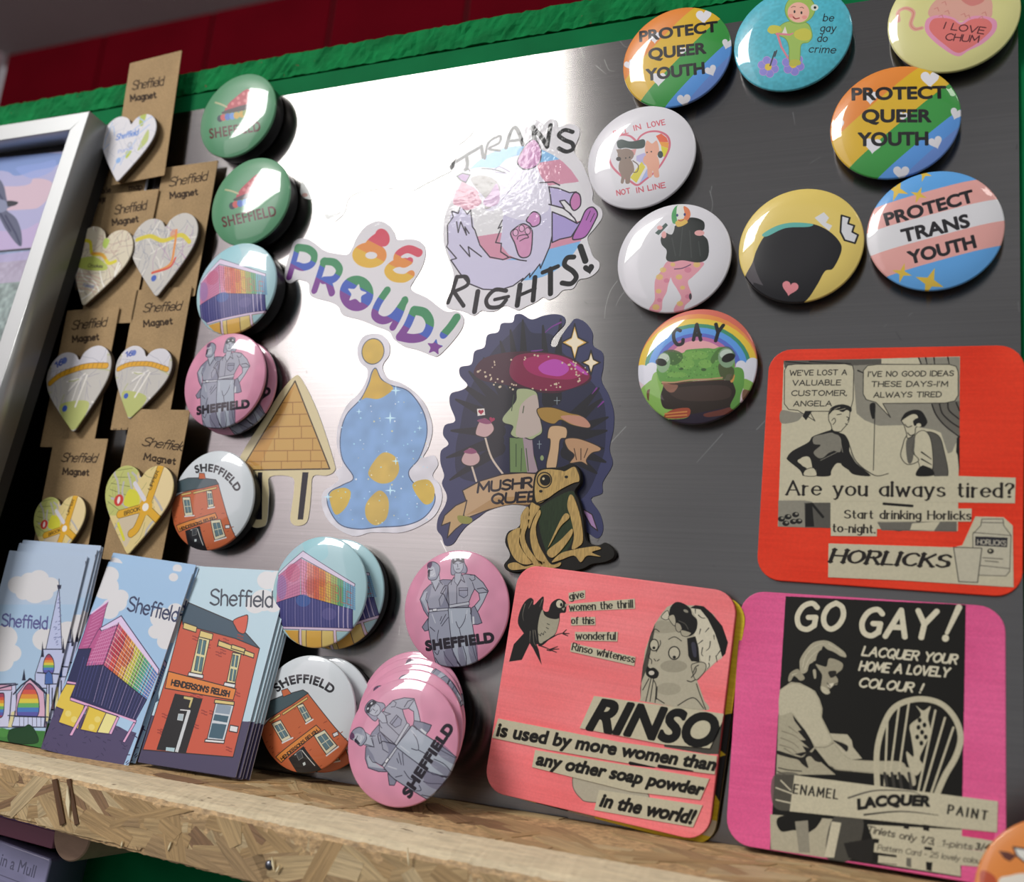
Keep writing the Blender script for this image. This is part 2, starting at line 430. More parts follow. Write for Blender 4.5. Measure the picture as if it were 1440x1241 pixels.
# ------------------------------------------------------------------ mesh building (local mm)
def mesh(name, V, F, mats, fm=None, uv=None, smoothf=None):
    me = bpy.data.meshes.new(name)
    me.from_pydata([(x / 1000, y / 1000, z / 1000) for x, y, z in V], [], F)
    for m in mats: me.materials.append(m)
    if fm is not None: me.polygons.foreach_set('material_index', fm)
    if uv:
        W, H = uv[:2]; ox, oy = uv[2:] if len(uv) > 2 else (0, 0)
        l = me.uv_layers.new(name='UVMap')
        vi = np.zeros(len(me.loops), int); me.loops.foreach_get('vertex_index', vi)
        A = np.array(V, float)[vi]
        l.data.foreach_set('uv', np.stack([(A[:, 0] + ox) / W + .5, (A[:, 1] + oy) / H + .5], 1).ravel())
    if smoothf is not None:
        me.polygons.foreach_set('use_smooth', smoothf if not isinstance(smoothf, bool) else [smoothf] * len(me.polygons))
    me.update()
    return me

def obj(name, me, fr=None, parent=None, label=None, cat=None, group=None, kind=None, z=0):
    o = bpy.data.objects.new(name, me); COL.objects.link(o)
    if parent is not None:
        o.parent = parent
        if fr is not None: o.matrix_local = (parent.matrix_world.inverted() @ fr.mat()) if isinstance(fr, Fr) else fr
    elif fr is not None: o.matrix_world = fr.mat() if isinstance(fr, Fr) else fr
    if label: o['label'] = label
    if cat: o['category'] = cat
    if group: o['group'] = group
    if kind: o['kind'] = kind
    return o

def thing(name, fr, label, cat, group=None):
    o = obj(name, None, fr, None, label, cat, group); o.empty_display_size = .01
    return o

def plate(name, outline, t, mats, z0=0, uv=None, bev=0):
    """flat piece cut to an outline, thickness t; mats: (top, side); bev: softened top edge"""
    P = [tuple(p) for p in outline]
    a = sum(p[0] * q[1] - q[0] * p[1] for p, q in zip(P, P[1:] + P[:1]))
    if a < 0: P = P[::-1]
    n = len(P); P = np.array(P)
    V = [(x, y, z0) for x, y in P]; F = [tuple(range(n))[::-1]]; fm = [1]; sf = [False]
    if bev:
        nx = np.roll(P, -1, 0) - np.roll(P, 1, 0); nx /= np.linalg.norm(nx, axis=1)[:, None] + 1e-9
        inn = P + np.stack([-nx[:, 1], nx[:, 0]], 1) * bev
        inn2 = P + np.stack([-nx[:, 1], nx[:, 0]], 1) * bev * .3
        rings = [(P, z0 + t - bev), (inn2, z0 + t - bev * .3), (inn, z0 + t)]
    else: rings = [(P, z0 + t)]
    base = 0
    for R_, z in rings:
        V += [(x, y, z) for x, y in R_]; b2 = len(V) - n
        for i in range(n):
            j = (i + 1) % n; F.append((base + i, base + j, b2 + j, b2 + i)); fm.append(1 if base == 0 or not bev else 0); sf.append(bool(bev))
        base = b2
    F.append(tuple(range(base, base + n))); fm.append(0); sf.append(False)
    return mesh(name, V, F, mats, fm, uv, sf)

def rrect(w, h, r, n=5, cx=0, cy=0):
    P = []
    for sx, sy, a in ((1, 1, 0), (-1, 1, 90), (-1, -1, 180), (1, -1, 270)):
        for k in range(n + 1):
            t = math.radians(a + 90 * k / n)
            P.append((cx + sx * (w / 2 - r) + r * math.cos(t), cy + sy * (h / 2 - r) + r * math.sin(t)))
    return P

def lathe(name, prof, mats, fm=None, seg=72, uv=None, sm=True):
    V, F, M, sf = [], [], [], []
    for r, z in prof:
        V += [(r * math.cos(2 * math.pi * k / seg), r * math.sin(2 * math.pi * k / seg), z) for k in range(seg)] if r > 0 else [(0, 0, z)] * seg
    for i in range(len(prof) - 1):
        for k in range(seg):
            j = (k + 1) % seg
            if prof[i][0] == 0: F.append((i * seg, (i + 1) * seg + k, (i + 1) * seg + j)) if False else F.append((i * seg + k, (i + 1) * seg + k, (i + 1) * seg + j))
            elif prof[i + 1][0] == 0: F.append((i * seg + k, (i + 1) * seg + k, i * seg + j))
            else: F.append((i * seg + k, (i + 1) * seg + k, (i + 1) * seg + j, i * seg + j))
            M.append(fm[i] if fm else 0); sf.append(sm)
    return mesh(name, V, F, mats, M, uv, sf)

def box(name, x0, x1, y0, y1, z0, z1, mats):
    V = [(x, y, z) for z in (z0, z1) for y in (y0, y1) for x in (x0, x1)]
    F = [(0, 2, 3, 1), (4, 5, 7, 6), (0, 1, 5, 4), (2, 6, 7, 3), (0, 4, 6, 2), (1, 3, 7, 5)]
    return mesh(name, V, F, mats)

# ================================================================== the setting
random.seed(4)
FLOORV = -Z0 * 1000
def wallbox(name, x0, x1, y0, y1, z0, z1, m, parent=None):
    me = box(name, x0, x1, y0, y1, z0, z1, [m])
    M4 = Fr((0, 0, 0)).mat()
    return obj(name, me, M4 if parent is None else M4, parent, kind=None if parent else 'structure')
red = mat('red_panel_paint', '#5e0412', rough=.8, spec=.04, vary=.12, vs=3)
WW = -2640; CEIL = 2600
wb = wallbox('wall_back', -4150, 5200, FLOORV, CEIL, WW - 80, WW - 12, mat('red_joint_paint', '#1c0205', rough=.7))
def wallseams():                    # red wall boards, one by one
    x = -4140; k = 0; w = 640
    base = box('wall_panel', 0, w - 14, FLOORV + 10, CEIL - 4, WW - 12, WW, [red])
    while x < 1200:
        o = bpy.data.objects.new('wall_panel', base); COL.objects.link(o); o.parent = wb
        o.matrix_parent_inverse = wb.matrix_world.inverted()
        o.matrix_world = Fr((x, 0, 0)).mat(); x += w
wallseams()
wallbox('wall_left', -4260, -4162, FLOORV, CEIL, WW, 3200, mat('pink_plaster', '#a8949a', rough=.8, vary=.05, vs=2))
wallbox('ceiling', -4260, 5200, CEIL, CEIL + 60, WW - 80, 3200, mat('ceiling_white', '#8f8a8a', rough=.85, vary=.06, vs=1.2))
wallbox('floor', -4260, 5200, FLOORV - 60, FLOORV, WW - 80, 3200, mat('grey_floor', '#6a6664', rough=.6, vary=.1, vs=4))

# ------------------------------------------------------------------ green stall board
def osb_green():
    m = mat('green_painted_board', '#08703a', rough=.75, vary=.25, vs=60, spec=.08)
    N, K = nt(m); b = N['Principled BSDF']; tc = N['Texture Coordinate']
    mp = N.new('ShaderNodeMapping'); mp.inputs['Scale'].default_value = (35, 35, 140)
    n = N.new('ShaderNodeTexNoise'); n.inputs['Scale'].default_value = 2.6; n.inputs['Detail'].default_value = 8
    v = N.new('ShaderNodeTexVoronoi'); v.inputs['Scale'].default_value = 2.2
    ad = N.new('ShaderNodeMath'); ad.operation = 'ADD'
    bp = N.new('ShaderNodeBump'); bp.inputs['Strength'].default_value = .9; bp.inputs['Distance'].default_value = .0018
    K.new(tc.outputs['Object'], mp.inputs['Vector']); K.new(mp.outputs['Vector'], n.inputs['Vector']); K.new(mp.outputs['Vector'], v.inputs['Vector'])
    K.new(n.outputs['Fac'], ad.inputs[0]); K.new(v.outputs['Distance'], ad.inputs[1])
    K.new(ad.outputs[0], bp.inputs['Height']); K.new(bp.outputs['Normal'], b.inputs['Normal'])
    # bare chips of brown wood where paint missed
    n2 = N.new('ShaderNodeTexNoise'); n2.inputs['Scale'].default_value = 4.2; n2.inputs['Detail'].default_value = 6
    K.new(mp.outputs['Vector'], n2.inputs['Vector'])
    rp = N.new('ShaderNodeValToRGB'); rp.color_ramp.elements[0].position = .70; rp.color_ramp.elements[1].position = .73
    K.new(n2.outputs['Fac'], rp.inputs['Fac'])
    mx = N.new('ShaderNodeMixRGB'); mx.inputs[2].default_value = (.12, .08, .04, 1)
    src = b.inputs['Base Color'].links[0].from_socket
    K.new(rp.outputs['Color'], mx.inputs[0]); K.new(src, mx.inputs[1]); K.new(mx.outputs[0], b.inputs['Base Color'])
    return m
gsm = mat('green_gloss_paint', '#06683a', rough=.7, spec=.06, vary=.12, vs=25, bump=(60, .35, .0012))
gos = osb_green()
def rough_slab(name, x0, x1, y0, y1, z0, z1, step, amp, m, seed):
    """board whose front face and long edges are broken up"""
    R = np.random.RandomState(seed); nx = int((x1 - x0) / step) + 1; rows = 7
    V = []; F = []
    xs = np.linspace(x0, x1, nx)
    prof = [(0, 0), (0, 1), (.25, 1), (.5, 1), (.75, 1), (1, 1), (1, 0)]
    for i, x in enumerate(xs):
        for j, (t, d) in enumerate(prof):
            e = 1 if d else 0
            V.append((x, y0 + (y1 - y0) * t + e * R.uniform(-amp, amp) * (1.0 if t in (0, 1) else .5), z0 + (z1 - z0) * d + e * R.uniform(-amp, amp)))
    n = len(prof)
    for i in range(nx - 1):
        for j in range(n - 1):
            a = i * n + j; F.append((a, a + n, a + n + 1, a + 1))
        F.append((i * n + n - 1, (i + 1) * n + n - 1, (i + 1) * n, i * n))
    F += [tuple(range(n)), tuple(range((nx - 1) * n, nx * n))[::-1]]
    return mesh(name, V, F, [m], smoothf=False)
gb = thing('stall_board', Fr((0, 0, 0)), 'green painted chipboard panel of the stall, behind the steel sheet and rising above it', 'board')
I4 = Matrix.Identity(4)
obj('panel', box('panel', -640, 420, FLOORV + 20, 239, -20, -1.6, [gsm]), I4, gb)
obj('top_edge', rough_slab('top_edge', -640, 420, 240, 256.5, -22, -1.0, 3.0, .55, gos, 3), I4, gb)

# ------------------------------------------------------------------ steel sheet
SW, SH = 600, 406.3
sa = Art(SW, SH, '#908d8b', ppm=3)
sa.A *= (.97 + .06 * vnoise(sa.h, sa.w, 1.0, 260, 5))[..., None]
sa.A *= (.95 + .10 * vnoise(sa.h, sa.w, 140, 160, 8))[..., None]
sfr = Fr((237 - SW / 2, 226 - SH / 2, 0))
sa.fr = sfr
sc = '#c9c9c4'
sa.use('px')
for P_ in ("868 395,858 410,852 430,850 447", "880 408,872 418,866 430", "905 190,925 188", "998 268,1002 285,1000 300,996 312", "1001 262,999 275",
           "1115 158,1118 175", "1040 548,1049 556", "880 600,840 640,800 660", "1016 610,980 650", "870 55,880 66,893 62", "850 84,856 98,864 100", "838 92,852 104",
           "1064 604,1100 566", "652 130,664 142,669 165,660 190,650 205", "816 66,822 84", "1232 200,1238 214", "900 410,884 424", "620 760,640 800", "500 770,530 790"):
    sa.line(P_, sc, 1.1, sm=1, a=.75, w2=.5)
R = random.Random(9)
for _ in range(420):
    x, y = R.uniform(-300, 300), R.uniform(-200, 200); a = R.gauss(1.2, .8); l = R.choice([.8, 1.2, 2, 4, 9])
    sa.crop = None
    sa.seg(np.array([[x, y], [x + l * math.cos(a) * .5, y + l * math.sin(a) * .5]]), R.uniform(.1, .28), R.choice([sc, '#8d8c88', '#3a3836']), R.uniform(.15, .6), .1)
stm = bpy.data.materials.new('brushed_steel'); stm.use_nodes = True
N, K = nt(stm); b = N['Principled BSDF']
ti = N.new('ShaderNodeTexImage'); ti.image = sa.image('steel_wear')
g = N.new('ShaderNodeMixRGB'); g.blend_type = 'MULTIPLY'; g.inputs[0].default_value = 0
K.new(ti.outputs['Color'], b.inputs['Base Color'])
b.inputs['Metallic'].default_value = 1; b.inputs['Roughness'].default_value = .19
b.inputs['Anisotropic'].default_value = .95; b.inputs['Anisotropic Rotation'].default_value = 0.25
tg = N.new('ShaderNodeTangent'); tg.direction_type = 'UV_MAP'; tg.uv_map = 'UVMap'; K.new(tg.outputs[0], b.inputs['Tangent'])
tc = N.new('ShaderNodeTexCoord'); mp = N.new('ShaderNodeMapping'); mp.inputs['Scale'].default_value = (6, 6, 1500)
n = N.new('ShaderNodeTexNoise'); n.inputs['Scale'].default_value = 1.5; n.inputs['Detail'].default_value = 2
bp = N.new('ShaderNodeBump'); bp.inputs['Strength'].default_value = .05; bp.inputs['Distance'].default_value = .0002
K.new(tc.outputs['Object'], mp.inputs['Vector']); K.new(mp.outputs['Vector'], n.inputs['Vector']); K.new(n.outputs['Fac'], bp.inputs['Height']); K.new(bp.outputs['Normal'], b.inputs['Normal'])
me = plate('steel_sheet', rrect(SW, SH, 1.2, 3), 1.2, [stm, mat('steel_edge', '#8a8a88', rough=.3, metal=1)], z0=-1.2, uv=(SW, SH))
obj('steel_sheet', me, sfr, label='large brushed stainless steel sheet holding the badges, stickers and magnets', cat='magnetic board')

# ------------------------------------------------------------------ the chipboard ledge
wood_cols = ['#b0956a', '#a88b60', '#b8a076', '#a18660', '#bfa981', '#ae9268', '#86684a']
def wood(name, col, sx=12, sy=260, vary=.22):
    if name in MATS: return MATS[name]
    m = mat(name, col, rough=.62); N, K = nt(m); b = N['Principled BSDF']; tc = N['Texture Coordinate']
    mp = N.new('ShaderNodeMapping'); mp.inputs['Scale'].default_value = (sx, sy, sy)
    n = N.new('ShaderNodeTexNoise'); n.inputs['Scale'].default_value = 3; n.inputs['Detail'].default_value = 6; n.inputs['Roughness'].default_value = .65
    K.new(tc.outputs['Object'], mp.inputs['Vector']); K.new(mp.outputs['Vector'], n.inputs['Vector'])
    c = np.array(b.inputs['Base Color'].default_value)[:3]
    r = N.new('ShaderNodeValToRGB'); e = r.color_ramp.elements; e[0].position = .32; e[1].position = .66
    e[0].color = (*(c * (1 - 1.7 * vary)), 1); e[1].color = (*np.minimum(c * (1 + vary), 1), 1)
    K.new(n.outputs['Fac'], r.inputs['Fac']); K.new(r.outputs['Color'], b.inputs['Base Color'])
    bp = N.new('ShaderNodeBump'); bp.inputs['Strength'].default_value = .5; bp.inputs['Distance'].default_value = .0006
    K.new(n.outputs['Fac'], bp.inputs['Height']); K.new(bp.outputs['Normal'], b.inputs['Normal'])
    return m
WOODS = [wood('strand_wood_%s' % 'abcdefg'[i], c) for i, c in enumerate(wood_cols)]
core = wood('chipboard_core', '#c0a074', 90, 160, .3)
def sawn():
    m = wood('sawn_edge', '#d8c9a8', 25, 120, .12); N, K = nt(m); b = N['Principled BSDF']; tc = N['Texture Coordinate']
    mp = N.new('ShaderNodeMapping'); mp.inputs['Scale'].default_value = (60, 260, 200)
    n = N.new('ShaderNodeTexNoise'); n.inputs['Scale'].default_value = 2; n.inputs['Detail'].default_value = 3
    K.new(tc.outputs['Object'], mp.inputs['Vector']); K.new(mp.outputs['Vector'], n.inputs['Vector'])
    r = N.new('ShaderNodeValToRGB'); r.color_ramp.elements[0].position = .66; r.color_ramp.elements[1].position = .74
    K.new(n.outputs['Fac'], r.inputs['Fac'])
    mx = N.new('ShaderNodeMixRGB'); mx.inputs[2].default_value = (.10, .055, .03, 1)
    src = b.inputs['Base Color'].links[0].from_socket
    K.new(r.outputs['Color'], mx.inputs[0]); K.new(src, mx.inputs[1]); K.new(mx.outputs[0], b.inputs['Base Color'])
    return m
SAWN = sawn()
def fl_v(w): return -179.4 - .1 * w
def lip(u):
    wb_ = np.interp(u, [-420, -290, 0, 120, 320], [42, 46, 57, 60, 66])
    wf = np.interp(u, [-420, -290, -120, 0, 80, 320], [62, 68, 76, 79.5, 81.5, 87])
    vf = np.interp(u, [-420, -290, -120, 0, 80, 320], [-184.2, -185.3, -188.9, -190.9, -191.2, -192])
    vb = np.interp(u, [-420, -270, -180, -60, 320], [-208, -210, -213, -216, -220])
    return wb_, wf, vf, vb
shelf = thing('chipboard_ledge', Fr((0, 0, 0)), 'raw chipboard ledge with a sawn front lip running under the steel sheet', 'shelf')
obj('ledge_floor', (lambda: (
    mesh('ledge_floor', [(u, fl_v(w) + dv, w) for u in (-420, 320) for w in (0.5, lip(u)[0]) for dv in (0, -12)],
         [(0, 2, 6, 4), (1, 5, 7, 3), (0, 4, 5, 1), (2, 3, 7, 6), (0, 1, 3, 2), (4, 6, 7, 5)], [core])))(), I4, shelf)
def lipmesh():
    R = np.random.RandomState(2); us = np.arange(-420, 321, 2.0); V = []; F = []; fm = []
    for u in us:
        a, c, vf, vb = lip(u); va = fl_v(a)
        n1, n2, n3, n4 = R.uniform(-.3, .3, 4)
        V += [(u, va - 6, a), (u, va + .7 + n1 * .5, a), (u, va * .62 + vf * .38 + .9 + n2 * .6, a * .6 + c * .4), (u, va * .2 + vf * .8 + .7 + n3 * .7, a * .18 + c * .82), (u, vf - .4 + n2, c + n3 * .4),
              (u, vf - 3 + n4 * .4, c + .7 + n1 * .4), (u, vb + 3, c + .3), (u, vb + n3 * .9, c - .3 + n4 * .4), (u, vb + n3 * .4, a)]
    k = 9
    for i in range(len(us) - 1):
        for j in range(k):
            a, b_ = i * k + j, i * k + (j + 1) % k
            F.append((a, a + k, b_ + k, b_)[::-1] if False else (a, b_, b_ + k, a + k)); fm.append(0 if j in (1, 2, 3) else 1)
    F += [tuple(range(k))[::-1], tuple(range((len(us) - 1) * k, len(us) * k))]; fm += [1, 1]
    return mesh('front_lip', V, F, [SAWN, core], fm, smoothf=False)
obj('front_lip', lipmesh(), I4, shelf)

def clip(P, lo, hi, ax):
    for sgn, lim in ((1, hi), (-1, lo)):
        out = []
        for i in range(len(P)):
            a, b_ = P[i], P[(i + 1) % len(P)]; da, db = sgn * (a[ax]) - sgn * lim, sgn * b_[ax] - sgn * lim
            if da <= 0: out.append(a)
            if (da < 0) != (db < 0) and abs(da - db) > 1e-9:
                t = da / (da - db); out.append([a[0] + (b_[0] - a[0]) * t, a[1] + (b_[1] - a[1]) * t])
        P = out
        if len(P) < 3: return P
    return P
def strands(n, u0, u1, lo, hi, face, seed, big=1.0):
    """wood strands pressed into a face; face(u, s) -> (point, right, up) with s along the other axis"""
    R = random.Random(seed)
    for i in range(n):
        u = u0 + (u1 - u0) * (i + R.random()) / n if n else 0
        a = R.choice([R.uniform(-.4, .4), R.uniform(-1.2, 1.2), R.uniform(-.9, -.2), R.uniform(-.3, .3)])
        L, w = R.uniform(18, 60) * big, R.uniform(4, 12) * big
        s = R.uniform(0, 1)
        l, h = lo(u), hi(u); sc_ = l + (h - l) * s
        q = [(-L / 2, -w / 2 * R.uniform(.3, 1)), (-L * .2, -w / 2 * R.uniform(.8, 1.1)), (L / 2 * R.uniform(.8, 1), -w / 2 * R.uniform(.5, 1)), (L / 2, w / 2 * R.uniform(.2, .9)), (L * .1, w / 2 * R.uniform(.8, 1.15)), (-L / 2 * R.uniform(.8, 1), w / 2 * R.uniform(.4, 1))]
        ca, sa_ = math.cos(a), math.sin(a)
        g = [[x * ca - y * sa_, x * sa_ + y * ca] for x, y in q]
        g = clip(g, l - sc_, h - sc_, 1)
        if len(g) < 3: continue
        loc = [(x * ca + y * sa_, -x * sa_ + y * ca) for x, y in g]
        t = R.uniform(.05, .22) + .12 * (i % 3)
        O, ex, ey = face(u, sc_)
        ex, ey = np.array(ex, float), np.array(ey, float); ex /= np.linalg.norm(ex); ey /= np.linalg.norm(ey)
        fr = Fr(np.array(O, float), ex * ca + ey * sa_, -ex * sa_ + ey * ca)
        m = R.choice(WOODS[:6] + WOODS[:5]) if R.random() > .07 else WOODS[6]
        obj('wood_strand', plate('wood_strand', loc, t + .6, [m, m], z0=-.6, bev=0), fr, shelf)
def face_front(u, s):
    a, c, vf, vb = lip(u); a2, c2, vf2, vb2 = lip(u + 5)
    return (u, s, c + .45), (5, 0, c2 - c), (0, 1, 0)
strands(205, -330, 170, lambda u: lip(u)[3] + 1, lambda u: lip(u)[2] - 2.5, face_front, 5)
def face_floor(u, s): return (u, fl_v(s) + .1, s), (1, 0, 0), (0, .1, -1)
strands(85, -150, 236, lambda u: -lip(u)[0] + 1, lambda u: -2, lambda u, s: face_floor(u, -s), 8)
# splinters standing off the lip
for (x, y, l, a, w) in ((97, 1128, 15, 100, 2.6), (240, 1190, 5, 70, .8), (385, 1215, 6, 105, 1.0), (575, 1205, 7, 98, .8), (173, 1187, 3, 80, .8), (392, 1222, 4, 60, .8)):
    p = at(x, y, np.interp(x, (97, 400, 600), (74.6, 79.4, 82.5)))
    a = math.radians(a); fr = Fr(p + (0, 0, .3), (math.cos(a), math.sin(a), .1), (-math.sin(a), math.cos(a), 0))
    obj('splinter', plate('splinter', [(-l / 2, -w * .2), (0, -w / 2), (l / 2, 0), (0, w / 2)], .7, [mat('pale_splinter', '#f0e2ba', rough=.6)] * 2), fr, shelf)
# gouge beside the big splinter
for dx, dw in ((-13, 3.4), (7, 2.6)):
    p = at(97 + dx, 1128, 73.9); a = math.radians(118)
    fr = Fr(p, (math.cos(a), math.sin(a), 0), (-math.sin(a), math.cos(a), 0))
    obj('wood_strand', plate('wood_strand', [(-11, -dw / 2), (11, -dw / 3), (11.5, dw / 2), (-11, dw / 2)], 1.1, [wood('dark_gouge', '#5a3c22')] * 2, z0=-.2), fr, shelf)
screw = lathe('screw_head', [(0, .9), (1.4, .7), (2.0, 0), (2.0, -1)], [mat('grey_screw', '#6d7078', rough=.35, metal=.9)], seg=16)
p = at(378, 1217, 79); obj('screw_head', screw, Fr(p), shelf)
dw = thing('bracket_dowel', Fr((-204, -219.8, 46)), 'round pale wooden peg under the left end of the chipboard ledge', 'wooden peg')
obj('peg', lathe('peg', [(0, 0), (11.8, 0), (12.5, -.7), (12.5, -44)], [wood('peg_wood', '#a98a72', 20, 60, .08)], seg=48, sm=False), I4, dw)

# ================================================================== badge, sticker, coaster, card builders
RAD = 29.0
def dome(r): return 2.5 * (1 - np.minimum(np.asarray(r, float) / RAD, 1) ** 4.6)
black = mat('black_plastic', '#141416', rough=.35)
tin = mat('badge_tin', '#77777c', rough=.28, metal=1)
edge_w = mat('sticker_edge', '#e4e2e0', rough=.5)
mdf_dark = mat('cut_wood_edge', '#4a3a2a', rough=.7)
_prof = [(0, 2.5)] + [(r, float(dome(r))) for r in (4, 8, 12, 16, 19, 21.5, 23.5, 25, 26.3, 27.4, 28.3)] + [(28.85, .12), (29, -.5), (28.9, -1.2), (28.3, -2.1), (27.2, -2.5)]
def badge(name, fr, m, label, group, w, dark=None, cat='badge', parts=True):
    t = thing(name, fr, label, cat, group)
    key = m.name
    if key not in BM:
        BM[key] = lathe('printed_face', _prof, [m], seg=80, uv=(60, 60))
    obj('printed_face', BM[key], I4, t)
    if dark:
        obj('back_shell', lathe('back_shell', [(27.4, -2.2), (27.6, -3), (27.6, -w + 2), (26.6, -w + .3), (0, -w + .3)], [black], seg=64), I4, t)
    else:
        s_ = obj('back_shell', lathe('back_shell', [(27.3, -2.2), (26.6, -3.4), (25.5, -4.4), (0, -4.4)], [tin], seg=64), I4, t)
        if w > 4.8: obj('magnet', lathe('magnet', [(12, -4.4), (12, -w + .2), (0, -w + .2)], [black], seg=32), I4, s_)
    return t
BM = {}
def bart(u, v, w, crop, bg, rot=0, lean=0, W=60):
    fr = flat(u, v, w, rot, lean)
    return fr, Art(W, W, bg, fr, crop, 7, dome)
def bmat(name, art, rough=.35): return print_mat(name, art, rough=rough, coat=.75, cr=.035)

# ================================================================== badges
def bands(a, lines, cols):
    """colour by how many of the given lines (crop px, left to right) a point lies below"""
    LN = [a.L(l) for l in lines]; cols = [hx(c) for c in cols]
    def f(X, Y):
        n = np.zeros(X.shape, int)
        for p, q in LN:
            d = q - p; s = (X - p[0]) * d[1] - (Y - p[1]) * d[0]
            n += (s > 0)
        return np.array(cols)[n]
    return f
def heart(cx, cy, r, rot=0, wide=1.0):
    t = np.linspace(0, 2 * np.pi, 30)[:-1]
    x = 16 * np.sin(t) ** 3 / 17 * wide; y = -(13 * np.cos(t) - 5 * np.cos(2 * t) - 2 * np.cos(3 * t) - np.cos(4 * t)) / 17
    c, s = math.cos(math.radians(rot)), math.sin(math.radians(rot))
    return np.stack([cx + r * (x * c - y * s), cy + r * (x * s + y * c)], 1)
def star(cx, cy, r, k=4, inn=.35, rot=0, ry=None):
    P = []; ry = ry or r
    for i in range(2 * k):
        t = math.pi * i / k + math.radians(rot); q = 1 if i % 2 == 0 else inn
        P.append((cx + r * q * math.sin(t), cy - ry * q * math.cos(t)))
    return P
def angle(fr, crop, P):
    x0, y0, c = CR[crop]; q = fr.px(num(P) * c + (x0, y0), dome)
    return math.degrees(math.atan2(q[1, 1] - q[0, 1], q[1, 0] - q[0, 0]))
def turn(u, v, w, crop, P, ref):    # rotate a copy so that its own line P lies as the reference line does
    return angle(flat(u, v, w), crop, P) - ref

# --- PROTECT QUEER YOUTH
fr, a = bart(184, 152.7, 8, 'r2', '#5a9ade')
ys = ["80 1010 760 425", "180 1195 960 540", "400 1240 1060 690"]
a.poly("0 0 1200 0 1200 1300 0 1300", bands(a, ys, ['#e0873a', '#d8b02f', '#3c9544', '#5a97dd']))
a.poly("1000 850 1100 900 700 1260 560 1240", '#8678b8', a=.35)
for h in ((800, 528, 66, 0), (400, 652, 52, 0), (185, 838, 46, -15), (618, 778, 36, 10), (978, 762, 46, 20), (418, 975, 62, 5), (838, 955, 50, -20), (608, 1158, 58, 0)):
    a.poly(heart(*h), '#dedde2')
a.text('PROTECT', "270 672 908 658", 78, '#1c1a1c', .72); a.text('QUEER', "342 818 806 818", 80, '#1c1a1c', .72); a.text('YOUTH', "322 978 796 972", 84, '#1c1a1c', .72)
m = bmat('print_queer_youth', a); ref = angle(fr, 'r2', "270 672 908 658")
badge('printed_badge', fr, m, 'rainbow PROTECT QUEER YOUTH badge near the right edge, under the pale yellow badge', 'rainbow striped youth badges', 8)
badge('printed_badge', flat(75.8, 205.1, 8, turn(75.8, 205.1, 8, 'r1', "155 232 548 180", ref)), m, 'rainbow PROTECT QUEER YOUTH badge at the top, left of the turquoise badge', 'rainbow striped youth badges', 8)

# --- PROTECT TRANS YOUTH
fr, a = bart(201.9, 96.3, 8, 'r4', '#62a4e0')
a.poly("600 0 1440 0 1440 720 600 720", bands(a, ["690 225 1340 42", "680 340 1350 163", "680 453 1350 275", "690 571 1360 388"], ['#5fa3e0', '#dfa39c', '#d9d9dc', '#dfa39c', '#5fa3e0']))
for s_ in ((828, 128, 58, 4, .3, 20), (932, 152, 42, 4, .3, 20), (958, 50, 40, 4, .3, 15), (852, 528, 50, 4, .3, 15), (985, 572, 72, 4, .33, 20), (735, 480, 0, 4, .3, 0)):
    a.poly(star(*s_), '#d9b843')
a.text('PROTECT', "772 300 1202 182", 56, '#1f1c20', .68); a.text('TRANS', "858 380 1182 303", 60, '#1f1c20', .68); a.text('YOUTH', "892 484 1216 402", 58, '#1f1c20', .68)
badge('printed_badge', fr, bmat('print_trans_youth', a), 'blue, pink and white striped PROTECT TRANS YOUTH badge with yellow stars', 'large badges on the right', 8)

# --- be gay do crime
fr, a = bart(135, 205.7, 8, 'r1', '#52b4c6')
a.grain(.05, 1.2, 1.2, 3)
g = '#9dbc5c'; gd = '#6d9247'
for cx, cy, r in ((835, 357, 34), (968, 343, 36)):
    for k in range(6):
        t = k * math.pi / 3 + .3
        a.ell(cx + r * 1.05 * math.cos(t), cy + r * 1.05 * math.sin(t), r * .62, None, '#8c86d2', ol='#b795cf', w=3)
    a.ell(cx, cy, r * .55, None, '#dcbf3e')
a.poly("885 150 930 118 1000 112 1050 130 1070 190 1050 225 1010 240 1000 330 950 335 945 250 925 205 870 180", g, 1, ol=gd, w=3)
a.poly("830 160 850 135 895 140 905 165 860 180 840 175", '#c6c24c', 1); a.poly("980 165 1030 150 1062 170 1055 210 1010 215 975 195", '#c6c24c', 1)
a.poly("955 320 1000 320 1005 345 950 350", '#b9b848', 1)
a.poly("925 40 950 -5 1010 -20 1065 0 1085 50 1060 100 1010 125 960 118 932 85", g, 1, ol=gd, w=3)
a.ell(985, -5, 24, None, g).ell(1082, 40, 20, 17, '#d8dcd0').ell(1084, 40, 7, None, '#222')
a.ell(996, 66, 58, 54, '#e9b39f'); a.ell(955, 84, 14, 10, '#e58a84', a=.7).ell(1028, 92, 14, 10, '#e58a84', a=.7)
a.ell(975, 62, 5, 8, '#333').ell(1012, 68, 5, 8, '#333'); a.line("968 90 980 100 1000 96", '#9a2c34', 6, 1); a.lines("958 40 968 34 980 36|1005 40 1015 38 1024 44", '#6a4a3a', 3)
a.poly("925 140 905 185 940 190", '#e3d9d2'); a.lines("885 185 905 250 940 310|880 180 950 185 965 178", '#d9808e', 12, w2=8)
a.lines("870 275 855 320 845 350|880 270 870 300", '#3c3a40', 7)
for t_, b_ in (('be', "1127 112 1180 113"), ('gay', "1112 168 1192 168"), ('do', "1096 222 1147 222"), ('crime', "1050 278 1190 284")):
    a.pen(t_, b_, 38, '#1b2226', 4.6, slant=.18, track=2.2)
badge('printed_badge', fr, bmat('print_tricycle', a), 'turquoise badge showing a child in a green suit riding a flower-wheeled tricycle', 'large badges on the right', 8)

